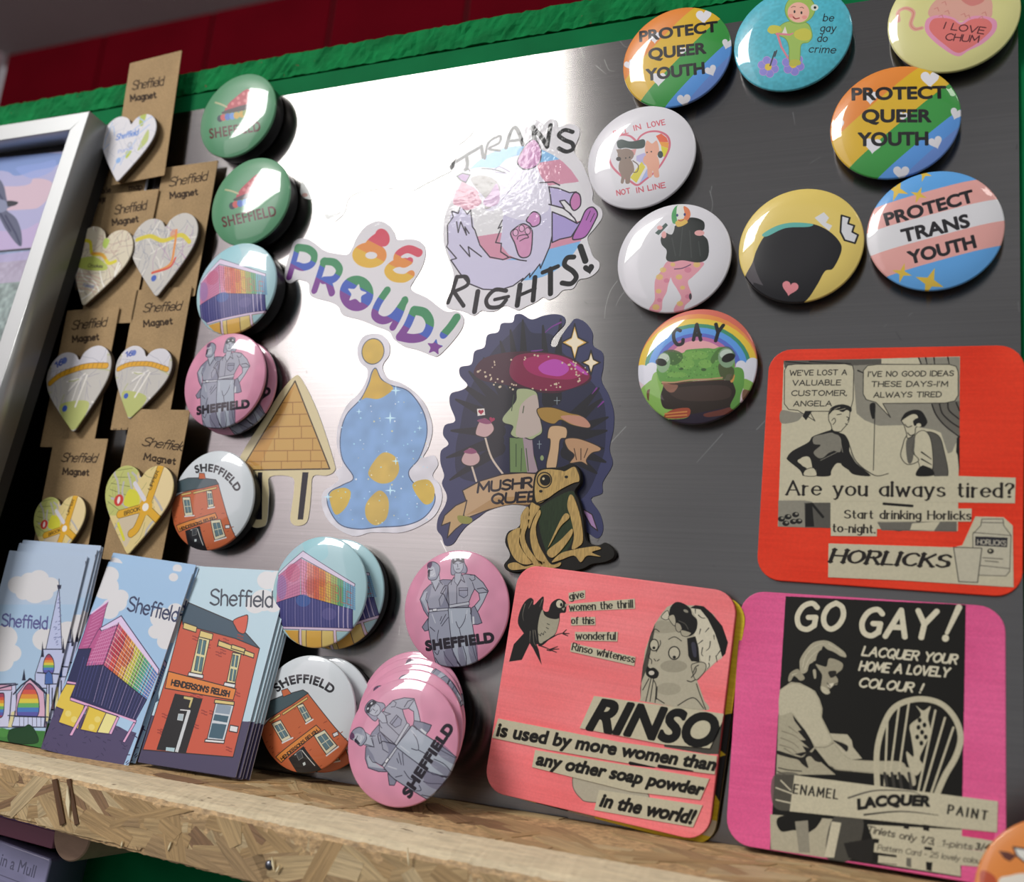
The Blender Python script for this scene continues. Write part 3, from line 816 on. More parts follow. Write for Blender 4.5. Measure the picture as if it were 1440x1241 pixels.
# --- I LOVE CHUM
fr, a = bart(209.1, 204.1, 8, 'r2', '#d6d28e')
a.poly("790 100 830 10 930 -40 1100 -60 1200 -20 1220 60 1180 130 900 140", '#d9a494', 1); a.poly("1010 0 1080 40 1160 10 1150 -30 1020 -30", '#cf7f78', 1)
a.line("590 140 588 80 640 55 690 85 672 160 700 195 745 188", '#dba092', 26, 1); a.line("590 140 588 80 640 55 690 85 672 160 700 195 745 188", '#cf7f6a', 5, 1)
a.poly("985 378 880 320 790 240 765 180 790 120 880 100 960 120 1010 150 1080 110 1180 110 1245 140 1240 210 1160 290 1060 340", '#e096b4', 1)
a.poly("985 355 900 300 820 230 795 180 820 130 880 120 950 130 1010 165 1080 130 1170 125 1215 160 1205 210 1130 280 1060 325", '#dc7670', 1)
for x, y in ((830, 60), (880, 20), (900, 80), (860, 110), (1040, 110), (1010, 100), (1130, 120), (1150, 90)): a.line([(x, y), (x + 22, y - 10), (x + 30, y + 14)], '#c98078', 5)
a.pen('I LOVE', "893 192 1160 228", 44, '#4a1c24', 7, slant=.15); a.pen('CHUM', "902 268 1124 284", 44, '#4a1c24', 7, slant=.15)
badge('printed_badge', fr, bmat('print_chum', a), 'pale yellow badge with a pink heart reading I LOVE CHUM at the top right corner', 'large badges on the right', 8)

# --- FALL IN LOVE NOT IN LINE
fr, a = bart(60.6, 149.6, 8, 'r3', '#dcdbe0')
a.poly("410 205 440 192 470 215 480 240 430 240", '#e0694a').poly("428 238 482 242 480 275 440 262", '#e8a04a').poly("438 262 480 276 462 325 448 320", '#d9cf3e')
a.poly("300 318 345 300 372 330 350 370 300 345", '#b9b3dc').poly("265 440 330 350 350 380 300 470", '#d9cc4a').poly("318 470 370 372 390 410 340 462", '#a8b4de')
a.line("302 238 262 205 208 202 160 235 144 300 160 370 210 425 262 458 305 482 350 452 410 402 455 340 486 270 478 212 430 182 370 182 325 205 302 238", '#cf6f82', 11, 1)
a.poly("190 240 215 225 260 236 300 232 340 224 350 245 338 272 285 278 240 272 200 275", '#3e4c48', 1)
a.poly("186 282 215 278 228 310 205 330", '#8c796c').poly("262 285 300 278 292 312 262 318", '#d59a98')
a.ell(240, 312, 46, 36, '#8f7c70'); a.poly("212 340 268 340 288 395 268 430 262 470 240 472 236 440 226 472 212 468 215 430 200 392", '#8f7c70', 1)
a.line("280 345 310 370 305 405 285 410", '#6e5c52', 5, 1); a.ell(240, 330, 4, None, '#222').ell(262, 326, 4, None, '#222'); a.ell(200, 335, 14, 12, '#3a3432')
a.poly("348 285 358 232 388 248 415 232 428 290 410 320 362 322", '#e2a890', 1); a.poly("352 315 412 315 430 360 425 395 428 435 402 436 392 400 385 436 364 434 360 380 338 350", '#e2a890', 1)
a.ell(360, 298, 4, None, '#333').ell(384, 294, 4, None, '#333'); a.ell(435, 310, 15, 20, '#3e4c48')
for t_, b_ in (('FALL', "176 206 254 188"), ('IN', "290 174 326 165"), ('LOVE', "366 160 462 140"), ('NOT', "192 540 266 526"), ('IN', "304 524 340 518"), ('LINE', "368 514 464 494")):
    a.pen(t_, b_, 28, '#cf5f6c', 5.4, track=2.6, jit=.5)
badge('printed_badge', fr, bmat('print_fall_in_love', a), 'white FALL IN LOVE NOT IN LINE badge with two small animals in a heart', 'large badges on the right', 8)

# --- dancer in black jacket
fr, a = bart(81.6, 92, 8, 'r3', '#d9d8dd')
pk = '#dd9aa6'
a.poly("482 908 576 915 560 960 505 985 480 1040 470 1085 448 1130 440 1188 400 1200 372 1180 402 1130 402 1060 408 1010 440 965", pk, 1)
a.poly("492 908 670 915 660 955 615 1000 590 1030 612 1100 606 1130 575 1160 560 1195 512 1195 520 1160 552 1120 530 1070 500 1020 488 960", pk, 1)
for x, y, r in ((430, 1000, 20), (450, 960, 18), (425, 1080, 16), (410, 1170, 20), (540, 1000, 18), (640, 930, 20), (560, 1060, 14), (545, 1150, 18), (505, 930, 14)): a.ell(x, y, r, r * .8, '#dcc26a', a=.75)
for x, y, r in ((470, 1020, 16), (590, 960, 20), (590, 1110, 16), (430, 1130, 14)): a.ell(x, y, r, r * .8, '#c9708c', a=.6)
a.line("515 955 560 950 605 930", '#6a4a64', 6, 1); a.ell(604, 1110, 8, 18, '#4a4448')
a.poly("505 720 540 700 590 668 640 668 680 690 682 730 660 750 700 790 708 860 690 905 640 918 560 906 500 915 468 900 470 850 442 815 440 775 480 745", '#2c302e', 1)
a.lines("560 720 545 880|600 740 610 890|650 800 660 880|500 780 520 880", '#474d49', 6, 1, a=.6)
a.poly("470 745 505 690 515 720 500 760", '#cfd0d2', 1)
a.poly("405 752 465 695 478 708 425 764", '#38504a'); a.ell(432, 722, 16, 12, '#dfa4a2').ell(455, 762, 14, 20, '#dfa4a2').ell(655, 752, 28, 16, '#dfa4a2')
a.poly("500 640 520 604 548 600 548 690 512 700 500 680", '#4c9a5c', 1).poly("530 600 575 604 575 680 532 690", '#d9dad4', 1).poly("566 602 596 618 604 655 580 690 560 690 572 650", '#d9805a', 1)
a.poly("520 690 560 672 590 690 560 712 530 716", '#d9b458', 1); a.ell(530, 652, 6, 8, '#447').ell(572, 648, 6, 8, '#447'); a.line("535 678 550 684 566 676", '#b04040', 5, 1)
badge('printed_badge', fr, bmat('print_dancer', a), 'white badge showing a dancer with tricolour face, black jacket and pink patterned trousers', 'large badges on the right', 8)

# --- yellow badge with a plain dark shape
fr, a = bart(143, 93.8, 8, 'r4', '#dfc76c')
a.poly("95 548 130 480 150 420 190 350 250 305 330 288 420 292 490 320 545 370 560 420 520 505 480 520 440 590 385 665 300 700 180 680 100 600", '#1b1a1d', 1)
a.poly("430 262 475 235 500 262 485 285 515 300 500 325 470 300", '#d9dadd').poly("560 250 600 262 592 290 622 300 612 330 640 345 625 385 575 370 555 330", '#d9dadd', ol='#1b1a1d', w=8)
a.poly("180 340 250 300 330 285 420 292 400 306 290 312 200 352", '#5fb0a6', 1)
a.poly(heart(312, 600, 42, 12), '#e08c92')
badge('printed_badge', fr, bmat('print_dark_shape', a), 'yellow badge with a dark rounded shape, white patches and a small pink heart', 'large badges on the right', 8)

# --- GAY frog
fr, a = bart(96.6, 35.2, 8, 'r5', '#d98a84')
for rx, ry, c in ((600, 600, '#cf6e5e'), (556, 508, '#dd8f4f'), (548, 466, '#dfbf42'), (492, 418, '#3f8c6c'), (458, 384, '#5a97dd'), (398, 332, '#5668c0'), (348, 300, '#b56a9a'), (300, 266, '#e2a5a8')):
    a.ell(665, 650, rx, ry, c)
a.poly("80 640 1280 640 1280 1240 80 1240", '#d8c6cc')
for x, y, r in ((150, 690, 80), (240, 650, 62), (200, 720, 80), (1060, 620, 50), (1165, 610, 66), (1120, 700, 85), (300, 700, 60)): a.ell(x, y, r, None, '#d9dae4')
gr = '#639a48'; gl_ = '#86b457'; gk = '#3c5a2e'
a.poly("130 850 180 790 250 760 250 960 190 965 145 900", gl_, 1); a.poly("195 850 235 840 240 940 200 930", '#6a4a2e', 1)
a.poly("1080 745 1140 755 1185 800 1150 870 1090 860", gl_, 1); a.poly("1080 840 1150 860 1100 930 1070 920", '#7a5a44', 1)
a.poly("320 780 700 760 1000 760 1040 870 985 1010 900 1110 640 1160 420 1110 330 980", '#30261f', 1)
a.poly("420 830 900 800 960 900 800 940 500 930", '#4a3a33', 1, a=.6); a.poly("980 990 1100 920 1000 1100 800 1180 500 1180 400 1110", '#2b2232', 1)
a.poly("250 700 330 690 345 800 320 900 345 1000 430 1020 575 1010 570 1090 450 1110 330 1100 240 1040 212 940", gl_, 1)
a.poly("430 1022 580 1008 575 1085 440 1105 350 1085", '#a04c34', 1); a.lines("360 1060 560 1040|370 1085 560 1070", '#d08a4c', 12)
a.poly("720 1060 880 1020 960 1000 1000 1030 900 1070 750 1090", '#6c3a30', 1)
a.poly("985 645 1050 635 1085 680 1085 800 1055 890 1040 1000 985 1020 960 980 1010 860 975 740", gr, 1); a.poly("960 720 1000 700 990 760 965 770", '#c9904c', 1)
a.poly("335 775 292 700 285 640 330 520 400 490 520 500 560 472 650 462 760 456 810 462 870 445 950 470 1000 560 990 680 930 700 890 745 700 752 500 768", gr, 1)
for x, y, rx, ry in ((640, 520, 120, 40), (560, 600, 70, 50), (730, 600, 60, 40), (470, 700, 90, 26)): a.ell(x, y, rx, ry, gl_, a=.55)
a.poly("340 500 420 470 510 500 520 560 460 610 400 600", gk, 1, a=.75); a.poly("840 470 930 440 990 480 1000 540 850 560 800 600 780 560", gk, 1, a=.6); a.poly("860 600 990 640 975 745 900 745 860 690", '#46492f', 1, a=.85)
a.ell(345, 590, 62, 92, '#8fae88', rot=8).ell(352, 548, 46, 42, '#c3cfc0').ell(325, 586, 52, 34, '#15140f', rot=12)
a.ell(925, 545, 76, 92, '#7f9c7c', rot=-10).ell(920, 508, 58, 40, '#b9c8bc', rot=-15).ell(942, 545, 64, 38, '#15140f', rot=-22)
a.line("335 768 440 772 600 748 750 742 885 728", '#b98f6c', 14, 1); a.line("330 782 440 788 600 766 750 756 900 748", '#5a3226', 8, 1)
a.poly("335 775 420 790 480 800 440 860 380 850", '#c98a70', 1, a=.6); a.ell(508, 646, 22, 12, gk).ell(716, 654, 24, 14, gk)
Rr = random.Random(3)
for _ in range(130):
    x, y = Rr.uniform(360, 860), Rr.uniform(480, 730); a.ell(x, y, Rr.uniform(3, 8), None, Rr.choice([gk, '#a5c878', '#4b7a3a']), a=.45)
a.line("500 296 462 282 440 325 446 385 478 424 520 412 526 378", '#17171b', 32, 1)
a.lines("622 380 652 238 688 380|640 336 684 334|828 236 848 312 896 246|848 312 826 388", '#17171b', 32)
badge('printed_badge', fr, bmat('print_frog', a), 'badge with a photographed green tree frog under a rainbow lettered GAY', 'large badges on the right', 8)

# --- two figures, SHEFFIELD, pink
fr, a = bart(-17.5, -87.9, 9, 'p1', '#d590aa')
a.grain(.04, 6, 6, 2)
sk, sh, dk = '#a9aebb', '#7e8093', '#2b2838'
ln = 6.5
a.poly("205 560 240 480 300 420 380 385 420 372 500 375 500 640 290 660 275 585 262 600 290 720 280 720 240 660", sh, 0, ol=dk, w=ln)
a.poly("215 555 250 490 275 480 268 570 285 690", sk, 0)
a.poly("310 460 330 400 400 400 430 420 440 520 400 620 300 640 280 580 300 520", '#9a9cab', 1)
a.poly("292 650 470 650 490 800 500 960 560 1160 600 1200 360 1190 330 1060 300 920 280 800", '#9498a8', 0, ol=dk, w=ln)
a.poly("470 640 680 635 700 800 720 920 745 1100 750 1170 600 1200 520 1080 495 900 480 760", '#a5adba', 0, ol=dk, w=ln)
a.poly("470 420 520 360 560 340 640 320 720 330 800 400 850 480 840 500 760 500 720 460 690 520 660 600 665 630 480 640 460 560", '#9b9dab', 0, ol=dk, w=ln)
a.poly("760 500 845 490 800 590 740 690 700 715 680 690 720 620 770 560", sk, 0, ol=dk, w=ln)
a.poly("690 640 720 620 760 700 790 780 750 795 700 795 690 740", sh, 0, ol=dk, w=ln); a.poly("700 720 715 720 720 790 700 795", '#c9ccd2', 0)
a.poly("225 820 280 740 285 850 250 858", sh, 0, ol=dk, w=ln)
a.poly("300 355 385 310 398 400 350 478 322 430", sk, 0, ol=dk, w=4)
a.poly("275 235 300 208 345 208 385 240 392 290 370 350 345 375 290 372 280 330 288 300", '#8b90a0', 1, ol=dk, w=ln)
a.poly("285 255 330 250 350 300 355 340 330 350 290 350 283 320", '#aeb2bd', 1)
a.poly("275 225 300 208 320 215 310 255 288 262", '#5c3c5c', 1); a.poly("278 290 300 280 296 345 284 340", dk, 1); a.line("300 288 325 280", dk, 6); a.line("300 330 325 330 340 310", '#d0d3da', 5, 1)
a.poly("500 320 500 220 515 165 560 142 610 155 625 215 650 270 640 310 600 310 545 325", '#8d8ea0', 1, ol=dk, w=ln)
a.poly("520 210 560 190 605 205 612 260 590 300 560 308 532 290 518 250", '#a8acb8', 1, ol=dk, w=4)
a.poly("510 190 560 150 615 175 615 215 560 200 518 225", '#34323c', 1); a.ell(537, 184, 11, 9, '#d0d2d8').ell(588, 178, 11, 9, '#d0d2d8')
a.lines("530 225 550 222|578 220 598 216|560 225 562 255|548 275 578 272", dk, 5)
a.poly("535 310 595 310 590 380 560 430 530 390", '#a5a9b6', 0, ol=dk, w=4)
a.lines("525 345 500 400 500 420|600 320 628 400 590 370 552 438|552 438 552 635|680 330 720 330 725 370 695 385 672 360|700 400 720 460|320 395 350 480 385 400|385 380 420 420|270 500 260 560 275 590|395 620 385 560 420 500", dk, 5.5)
a.poly("572 450 655 450 655 520 620 545 575 520", '#8d90a2', 0, ol=dk, w=5); a.line("572 475 655 472", dk, 7)
a.poly("290 655 470 640 470 662 290 680", '#b9bcc6', 0, ol=dk, w=5); a.poly("478 612 668 580 672 610 480 640", '#b5b8c2', 0, ol=dk, w=5); a.poly("325 648 365 644 366 668 326 672", '#d9dbe0', 0, ol=dk, w=4)
a.lines("430 440 400 500 430 510 470 600|415 470 440 430 460 430|420 500 450 450|470 440 480 640|745 460 800 450 840 480", dk, 7)
a.lines("640 700 620 770 575 830 545 770|575 830 600 940|380 850 370 940 410 1010|400 790 450 700|410 810 470 730|395 760 410 720|300 820 345 860|490 1000 540 1100 580 1190|610 1000 640 1100 640 1190|700 1000 740 1140|430 1050 450 1100 520 1190|340 1050 370 1080 385 1040|350 1110 390 1180", dk, 6, 1)
a.lines("500 670 510 780|650 660 640 730|320 700 350 780|560 1010 580 1070|660 1020 700 1090", '#c6cad2', 9, 1, a=.8)
a.poly("560 1010 600 1000 640 1190 590 1195", '#5f5a72', 1, a=.5); a.poly("430 1070 500 1010 560 1190 470 1195", '#5f5a72', 1, a=.5); a.poly("660 1000 740 960 745 1165 700 1180", '#5f5a72', 1, a=.5)
a.text('SHEFFIELD', "262 1042 908 958", 86, '#231c26', .95, track=.04)
m = bmat('print_pink_pair', a); ref = angle(fr, 'p1', "262 1042 908 958"); mpk = m
badge('printed_badge', fr, m, 'pink SHEFFIELD badge of two figures, upright and alone beside the salmon pink coaster', 'pink badges of two figures', 9)
r_ = turn(-182.1, 33.1, 13, 'm4', "152 512 440 472", ref)
badge('printed_badge', flat(-179.6, 31.0, 5.6, r_ + 30), m, 'pink badge mostly hidden behind the upper left pink badge', 'pink badges of two figures', 5.6)
badge('printed_badge', flat(-182.1, 33.1, 13, r_), m, 'pink SHEFFIELD badge of two figures in the left column, above a brick house badge', 'pink badges of two figures', 6.5, dark=1)
r_ = turn(-24.2, -153, 36, 's1', "640 1210 826 880", ref)
offs = [(-36, -139.5, 10, 80), (-32.5, -142.5, 16.8, -30), (-28, -145.5, 23.4, 130), (-25.6, -148.2, 29.4, 10)]
names = ['pink badge at the very back of the leaning pile above the ledge', 'pink badge second from the back of the leaning pile above the ledge', 'pink badge in the middle of the leaning pile above the ledge', 'pink badge directly behind the tilted front badge of the leaning pile']
for (u, v, w, r), l in zip(offs, names): badge('printed_badge', flat(u, v, w, r, .1), m, l, 'pink badges of two figures', 4.6)
badge('printed_badge', flat(-24.2, -152.6, 36, r_, .1), m, 'pink SHEFFIELD badge turned on its side, front of the pile on the ledge', 'pink badges of two figures', 4.6)

# --- tower of coloured glass
fr, a = bart(-94.1, -85.2, 17, 'c2', '#a9cdd4')
a.poly("330 80 500 60 560 250 420 320 330 200", '#8fcad6', 1, a=.5).poly("60 60 330 80 250 240 60 400", '#a9c6d6', 0, a=.6)
a.poly("78 452 80 425 318 208 822 528 818 558 305 272", '#dccfe4', 0, ol='#4a3c58', w=5)
a.poly("80 450 300 280 292 635 60 712", '#cf86a8'); a.ell(220, 420, 70, 90, '#c8607c', a=.5).ell(110, 560, 50, 120, '#8c86c4', a=.55)
spec = ['#d890b0', '#dc8a7c', '#d4684c', '#dc9040', '#d8b85a', '#9cb460', '#5ca874', '#68b0c0', '#7aa8cc']
xs = np.linspace(300, 826, 10)
for i, c in enumerate(spec):
    t0, t1 = (xs[i] - 300) / 526, (xs[i + 1] - 300) / 526
    a.poly([(xs[i], 282 + 278 * t0), (xs[i + 1], 282 + 278 * t1), (xs[i + 1], 635 + 150 * t1), (xs[i], 635 + 150 * t0)], c)
a.ell(390, 540, 45, 90, '#b84a4a', a=.4).ell(500, 480, 40, 80, '#c04a3a', a=.4)
for i in range(14):
    x = 80 + 220 * i / 14; t = i / 14; a.line([(x, 450 - 168 * t), (x - 10 * (1 - t), 712 - 77 * t)], '#8a4a70', 2)
for k in range(1, 11):
    t = k / 11; a.line([(80, 450 + 262 * t), (299, 282 + 350 * t)], '#8a4a70', 2); a.line([(299, 282 + 350 * t), (640, 462 + 270 * t)], '#9c5a50', 2)
    a.line([(640, 462 + 270 * t), (826, 560 + 225 * t)], '#6a8a80', 1.6)
for i in range(22):
    x = 300 + 526 * i / 22; t = i / 22; a.line([(x, 282 + 278 * t), (x, 635 + 150 * t)], '#6a4048', 2.4 if i % 2 else 4)
a.pen('CRUCIBLE', "335 610 790 735", "335 390 790 620", '#c4665a', 5)
a.poly("58 712 295 635 800 778 800 968 130 945 62 860", '#45467e', 0, ol='#2c2848', w=5); a.ell(320, 690, 70, 60, '#3f6cae', a=.6).ell(570, 820, 70, 60, '#6a6498', a=.5)
for i in range(26):
    x = 75 + 725 * i / 26; yt = 712 - 77 * (x - 60) / 235 if x < 295 else 635 + 143 * (x - 295) / 505
    a.line([(x, yt), (x + 2, 948)], '#8a84b8' if i % 3 else '#b4a8cc', 2 if i % 3 else 3.5)
for x in (665, 710, 755): a.line([(x, 745), (x, 965)], '#cfc4de', 7)
a.poly("120 942 800 962 796 990 128 966", '#d8c4dc', 0, ol='#4a3c58', w=4)
a.poly("140 978 796 990 640 1150 480 1170 300 1150", '#dcc478'); a.poly("140 978 275 980 275 1110 200 1060", '#d9a84e'); a.poly("350 980 500 984 498 1160 350 1150", '#dcae52'); a.poly("640 990 770 990 700 1130 650 1150", '#a9cdd4')
a.lines("350 980 350 1150|500 984 500 1160|275 978 275 1100", '#3c3048', 6); a.lines("292 978 296 1140|625 985 628 1150", '#dcc4dc', 20); a.lines("282 978 284 1130|304 978 308 1140|612 985 612 1150|640 985 644 1150", '#4a3c58', 4)
m = bmat('print_glass_tower', a); ref = angle(fr, 'c2', "130 945 790 965"); mcr = m
badge('printed_badge', flat(-88.6, -85.1, 9.2, 18), m, 'rainbow building badge tucked behind the one beside the postcards, its right edge showing', 'rainbow building badges', 9.5, dark=1)
badge('printed_badge', fr, m, 'rainbow building badge in front, beside the postcards and above the ledge', 'rainbow building badges', 5, dark=None)
badge('printed_badge', flat(-184.8, 90.5, 13, turn(-184.8, 90.5, 13, 'k2', "1020 562 1340 492", ref)), m, 'rainbow building badge in the left column, under the two green badges', 'rainbow building badges', 13, dark=1)

# --- brick house
fr, a = bart(-91.5, -146.9, 17, 's1', '#cdd4d8')
br, bd, ol_ = '#c2663f', '#96482c', '#2e2a2c'
a.poly("10 880 60 820 220 712 402 930 340 1000 260 1060 60 1060", br, 0, ol=ol_, w=3)
Rr = random.Random(8)
for _ in range(60):
    x, y = Rr.uniform(20, 380), Rr.uniform(730, 1040)
    if y > 712 + (x - 220) * 1.2 and y > 850 - x * .6: a.line([(x, y), (x + 7, y - 5)], bd, 3)
a.poly("5 790 60 745 120 720 200 698 222 712 150 762 20 842", '#46585e', 0, ol=ol_, w=3)
a.poly("108 700 134 692 150 714 116 728", br, 0, ol=ol_, w=2.5)
a.poly("350 985 405 925 420 950 380 1030", '#5a4e72')
a.lines("116 800 216 734|60 832 100 806", ol_, 11); a.lines("116 800 216 734|60 832 100 806", '#d8b86c', 7)
for q in ("66 842 104 826 150 902 112 922", "174 766 200 756 238 822 212 838", "246 892 292 868 346 936 300 974"):
    a.poly(q, '#d8d2b4', 0, ol=ol_, w=3); c = num(q).mean(0); a.poly((num(q) - c) * .68 + c, '#5d7880', 0, ol=ol_, w=1.5)
    Q = (num(q) - c) * .68 + c; a.line([(Q[0] + Q[3]) / 2, (Q[1] + Q[2]) / 2], '#d8d2b4', 3); a.line([(Q[0] + Q[1]) / 2, (Q[3] + Q[2]) / 2], '#d8d2b4', 2)
a.lines("112 924 156 902|212 842 242 824|300 978 350 940", '#dcdcdc', 6)
a.poly("84 984 256 848 276 868 108 1008", '#d98a42', 0, ol=ol_, w=3); a.pen("HENDERSON'S RELISH", "112 998 264 876", 13, '#2a1c14', 3)
a.poly("138 990 202 938 282 1040 180 1060", '#1c1c20', 0); a.lines("196 956 250 1020|165 975 190 955", '#c9c9c4', 4); a.poly("170 968 190 955 200 985 182 998", '#3c4044', ol='#8a8a88', w=2); a.poly("198 1010 208 1004 212 1016 202 1022", '#c9d4d4')
a.poly("325 885 346 875 352 890 331 900", '#dcdcdc', 0, ol=ol_, w=2.5)
a.text('SHEFFIELD', "92 708 118 688 160 672 205 668 250 676 290 694 318 716", 34, '#222226', .55, track=.05)
m = bmat('print_brick_house', a); ref = angle(fr, 's1', "108 1008 276 868")
badge('printed_badge', flat(-86.4, -146.4, 9.3, -25), m, 'brick house badge behind the tilted one on the ledge, pale rim showing right', 'brick house badges', 9.3, dark=1)
badge('printed_badge', fr, m, 'tilted brick house SHEFFIELD badge resting at the ledge beside the postcards', 'brick house badges', 5)
badge('printed_badge', flat(-179.4, -37.4, 10, turn(-179.4, -37.4, 10, 'm4', "75 1052 265 985", ref)), m, 'brick house SHEFFIELD badge at the foot of the left column, beside the pyramid sticker', 'brick house badges', 10, dark=1)

# --- green badges
fr, a = bart(-185.4, 147.5, 12, 'k1', '#5c9670')
a.poly("1195 1000 1215 960 1255 920 1290 888 1315 880 1335 905 1338 945 1290 965 1240 985", '#b03c48', 1)
for x, y in ((1235, 960), (1262, 930), (1290, 905), (1315, 900), (1300, 940), (1270, 955), (1325, 930)): a.ell(x, y, 9, None, '#d47c80', a=.8)
a.line("1140 960 1175 968 1205 980", '#b8b48c', 8, 1); a.poly("1195 1000 1340 950 1350 975 1200 1015", '#3c2c30', 1)
for x, y, c in ((1175, 1042, '#2c3440'), (1192, 1035, '#c05050'), (1215, 1030, '#4a6cb8'), (1240, 1025, '#5c8cd0'), (1262, 1020, '#c8a040'), (1290, 1012, '#c8a040'), (1310, 1005, '#8a9c50')): a.ell(x, y, 16, 18, c)
a.text('SHEFFIELD', "1128 1150 1402 1090", 50, '#5a2c28', .45, track=.05)
m = bmat('print_green', a); ref = angle(fr, 'k1', "1128 1150 1402 1090")
badge('printed_badge', fr, m, 'green SHEFFIELD badge second down the left column', 'green badges', 12, dark=1)
badge('printed_badge', flat(-206.7, 208.5, 12, turn(-206.7, 208.5, 12, 'k1', "1050 712 1240 676", ref)), m, 'green SHEFFIELD badge at the top of the left column, overlapping the green board', 'green badges', 12, dark=1)

# ================================================================== stickers
def sticker_art(crop, outline, bg, w=0.0, sm=1, t=.35, ppm=7):
    fr0 = Fr((0, 0, w + t)); x0, y0, c = CR[crop]
    q = fr0.px(num(outline) * c + (x0, y0)); lo, hi = q.min(0), q.max(0); ctr = (lo + hi) / 2
    fr = Fr((ctr[0], ctr[1], w + t)); W, H = (hi - lo) + 4
    a = Art(float(W), float(H), bg, fr, crop, ppm)
    P = num(outline); P = smooth(P, True, 4) if sm else P
    return fr, a, a.L(P)
def sticker(name, fr, a, out, m, label, t=.35, cat='sticker', group=None, edge=None):
    me = plate(name, out, t, [m, edge or edge_w], z0=-t, uv=(a.W, a.H))
    return obj(name, me, fr, label=label, cat=cat, group=group)

# --- BE PROUD!
fr, a, out = sticker_art('m2', "96 478 112 380 138 300 158 245 195 220 250 220 300 250 370 300 440 318 520 325 552 280 580 215 630 145 690 108 745 100 800 128 835 175 858 225 930 222 1000 232 1042 275 1045 340 1018 420 970 500 945 548 975 580 1060 620 1150 690 1200 712 1255 708 1298 740 1300 800 1262 870 1180 965 1125 1012 1085 1005 980 965 900 945 830 895 800 845 700 805 600 765 490 735 460 680 400 645 290 615 262 580 255 520 190 495 130 520", '#dbd8dc')
bp_ = ["140 291 1240 896", "140 386 1240 991"]
cp = bands(a, bp_, ['#3a8a5c', '#3c5cb8', '#7a3c90'])
ce = bands(a, ["560 180 1000 400", "560 270 1000 490"], ['#cf4a5c', '#dd8a3c', '#ddb03a'])
a.line("182 285 168 340 128 478", cp, 44, 1); a.line("185 278 255 290 296 330 280 390 225 412 180 400", cp, 50, 1)
a.line("362 368 330 470 298 568", cp, 46, 1); a.line("358 372 430 380 466 430 430 490 360 500", cp, 50, 1); a.line("390 500 415 585", cp, 46, 1)
a.ell(581, 588, 114, 120, cp); a.poly(star(582, 590, 66, 5, .55, 12), '#dbd8dc', 1)
a.line("786 568 725 660 705 735 760 770 830 740 905 640", cp, 50, 1); a.line("905 632 870 730 826 815", cp, 46, 1)
a.line("965 705 925 800 872 880", cp, 52, 1); a.line("968 702 1040 720 1075 790 1040 870 960 892 874 878", cp, 56, 1)
a.line("1254 752 1215 810 1168 865", cp, 52, 1); a.poly(star(1108, 950, 54, 5, .55, 10), cp, 1)
a.ell(755, 212, 48, 62, ce, rot=-20); a.ell(668, 330, 116, 86, ce); a.poly("640 255 720 180 780 220 740 280", ce, 1); a.ell(680, 332, 40, 24, '#dbd8dc')
a.line("1000 316 930 290 868 318 856 360 900 388 936 372", ce, 52, 1); a.line("905 378 840 388 795 430 830 476 900 486 945 462", ce, 56, 1)
m = print_mat('print_be_proud', a, rough=.55, coat=.38, cr=.04, bump=(120, .12, .0006))
sticker('lettered_sticker', fr, a, out, m, 'white BE PROUD! sticker with rainbow lettering slanting down the steel')

# --- TRANS RIGHTS!
fr, a, out = sticker_art('m3', "98 700 110 610 150 500 165 400 160 350 138 325 160 285 240 215 300 165 380 135 440 122 480 125 515 78 560 60 605 78 630 45 665 36 705 58 745 32 785 45 795 80 860 62 912 82 920 125 895 190 890 235 935 300 975 390 1000 470 1000 530 1050 572 1055 625 1010 690 968 745 985 815 1005 865 1038 895 1035 935 1000 972 960 990 915 1000 880 1052 820 1062 780 1100 735 1120 700 1105 660 1132 600 1160 555 1182 520 1172 470 1155 420 1185 370 1192 330 1185 285 1215 235 1195 200 1185 128 1170 118 1135 150 1050 160 960 125 860 102 780", '#dcdade')
tf = bands(a, ["160 378 950 250", "160 505 950 405", "160 760 950 640", "160 960 950 760"], ['#86bbe6', '#d292a8', '#dedde0', '#cf8ea4', '#7fb6e6'])
a.ell(562, 600, 402, 405, tf)
K_ = '#2a2430'
for P_, w1 in (("158 300 240 250 330 196", 20), ("240 260 245 300 238 345", 22), ("330 200 340 262", 20), ("350 270 372 175 440 135 436 175 375 210 440 222", 14), ("478 205 512 95 545 95 578 185", 22), ("500 165 575 155", 16),
               ("655 200 640 80", 26), ("642 85 690 140 725 198", 26), ("725 198 735 130 745 70", 26), ("878 110 830 98 795 128 830 158 875 178 880 212 840 228 795 208", 24)):
    a.line(P_, '#121114', w1, 1)
a.poly("250 600 205 545 195 590 150 590 125 700 130 830 165 920 250 1015 340 1055 440 1058 520 1035 600 985 690 900 745 800 765 700 750 590 735 470 700 420 600 440 520 500 470 590 455 640 455 700 440 780 495 850 560 880 460 880 380 870 325 790 290 720 275 620", '#c9c5de', 0)
a.lines("200 545 245 605 265 580 275 680 290 700 320 790 380 862 460 878 500 862 560 880 600 885|205 548 190 600 150 585 160 620 125 670 128 780 120 800 180 870 145 880 200 960 250 1020 340 1056 440 1060 520 1035 580 990 570 1010 620 960 620 985 680 905 685 930 740 800 765 690|180 650 190 715 205 650 240 730 230 680 255 720|200 790 260 860 250 800 330 860|455 640 430 690 450 680 415 775 450 780 445 830 490 860", K_, 7)
a.poly("200 372 260 335 330 322 420 325 480 275 560 250 640 270 690 380 735 440 740 560 700 600 600 640 480 615 440 560 400 585 350 575 340 520 290 450 240 420", '#dcd9e8', 1)
a.poly("265 390 330 370 400 390 440 440 430 500 390 560 350 570 350 510 300 450", '#aaa6a4', 1); a.poly("340 530 370 560 430 540 440 480 420 420 380 480", '#c9a8c9', 1)
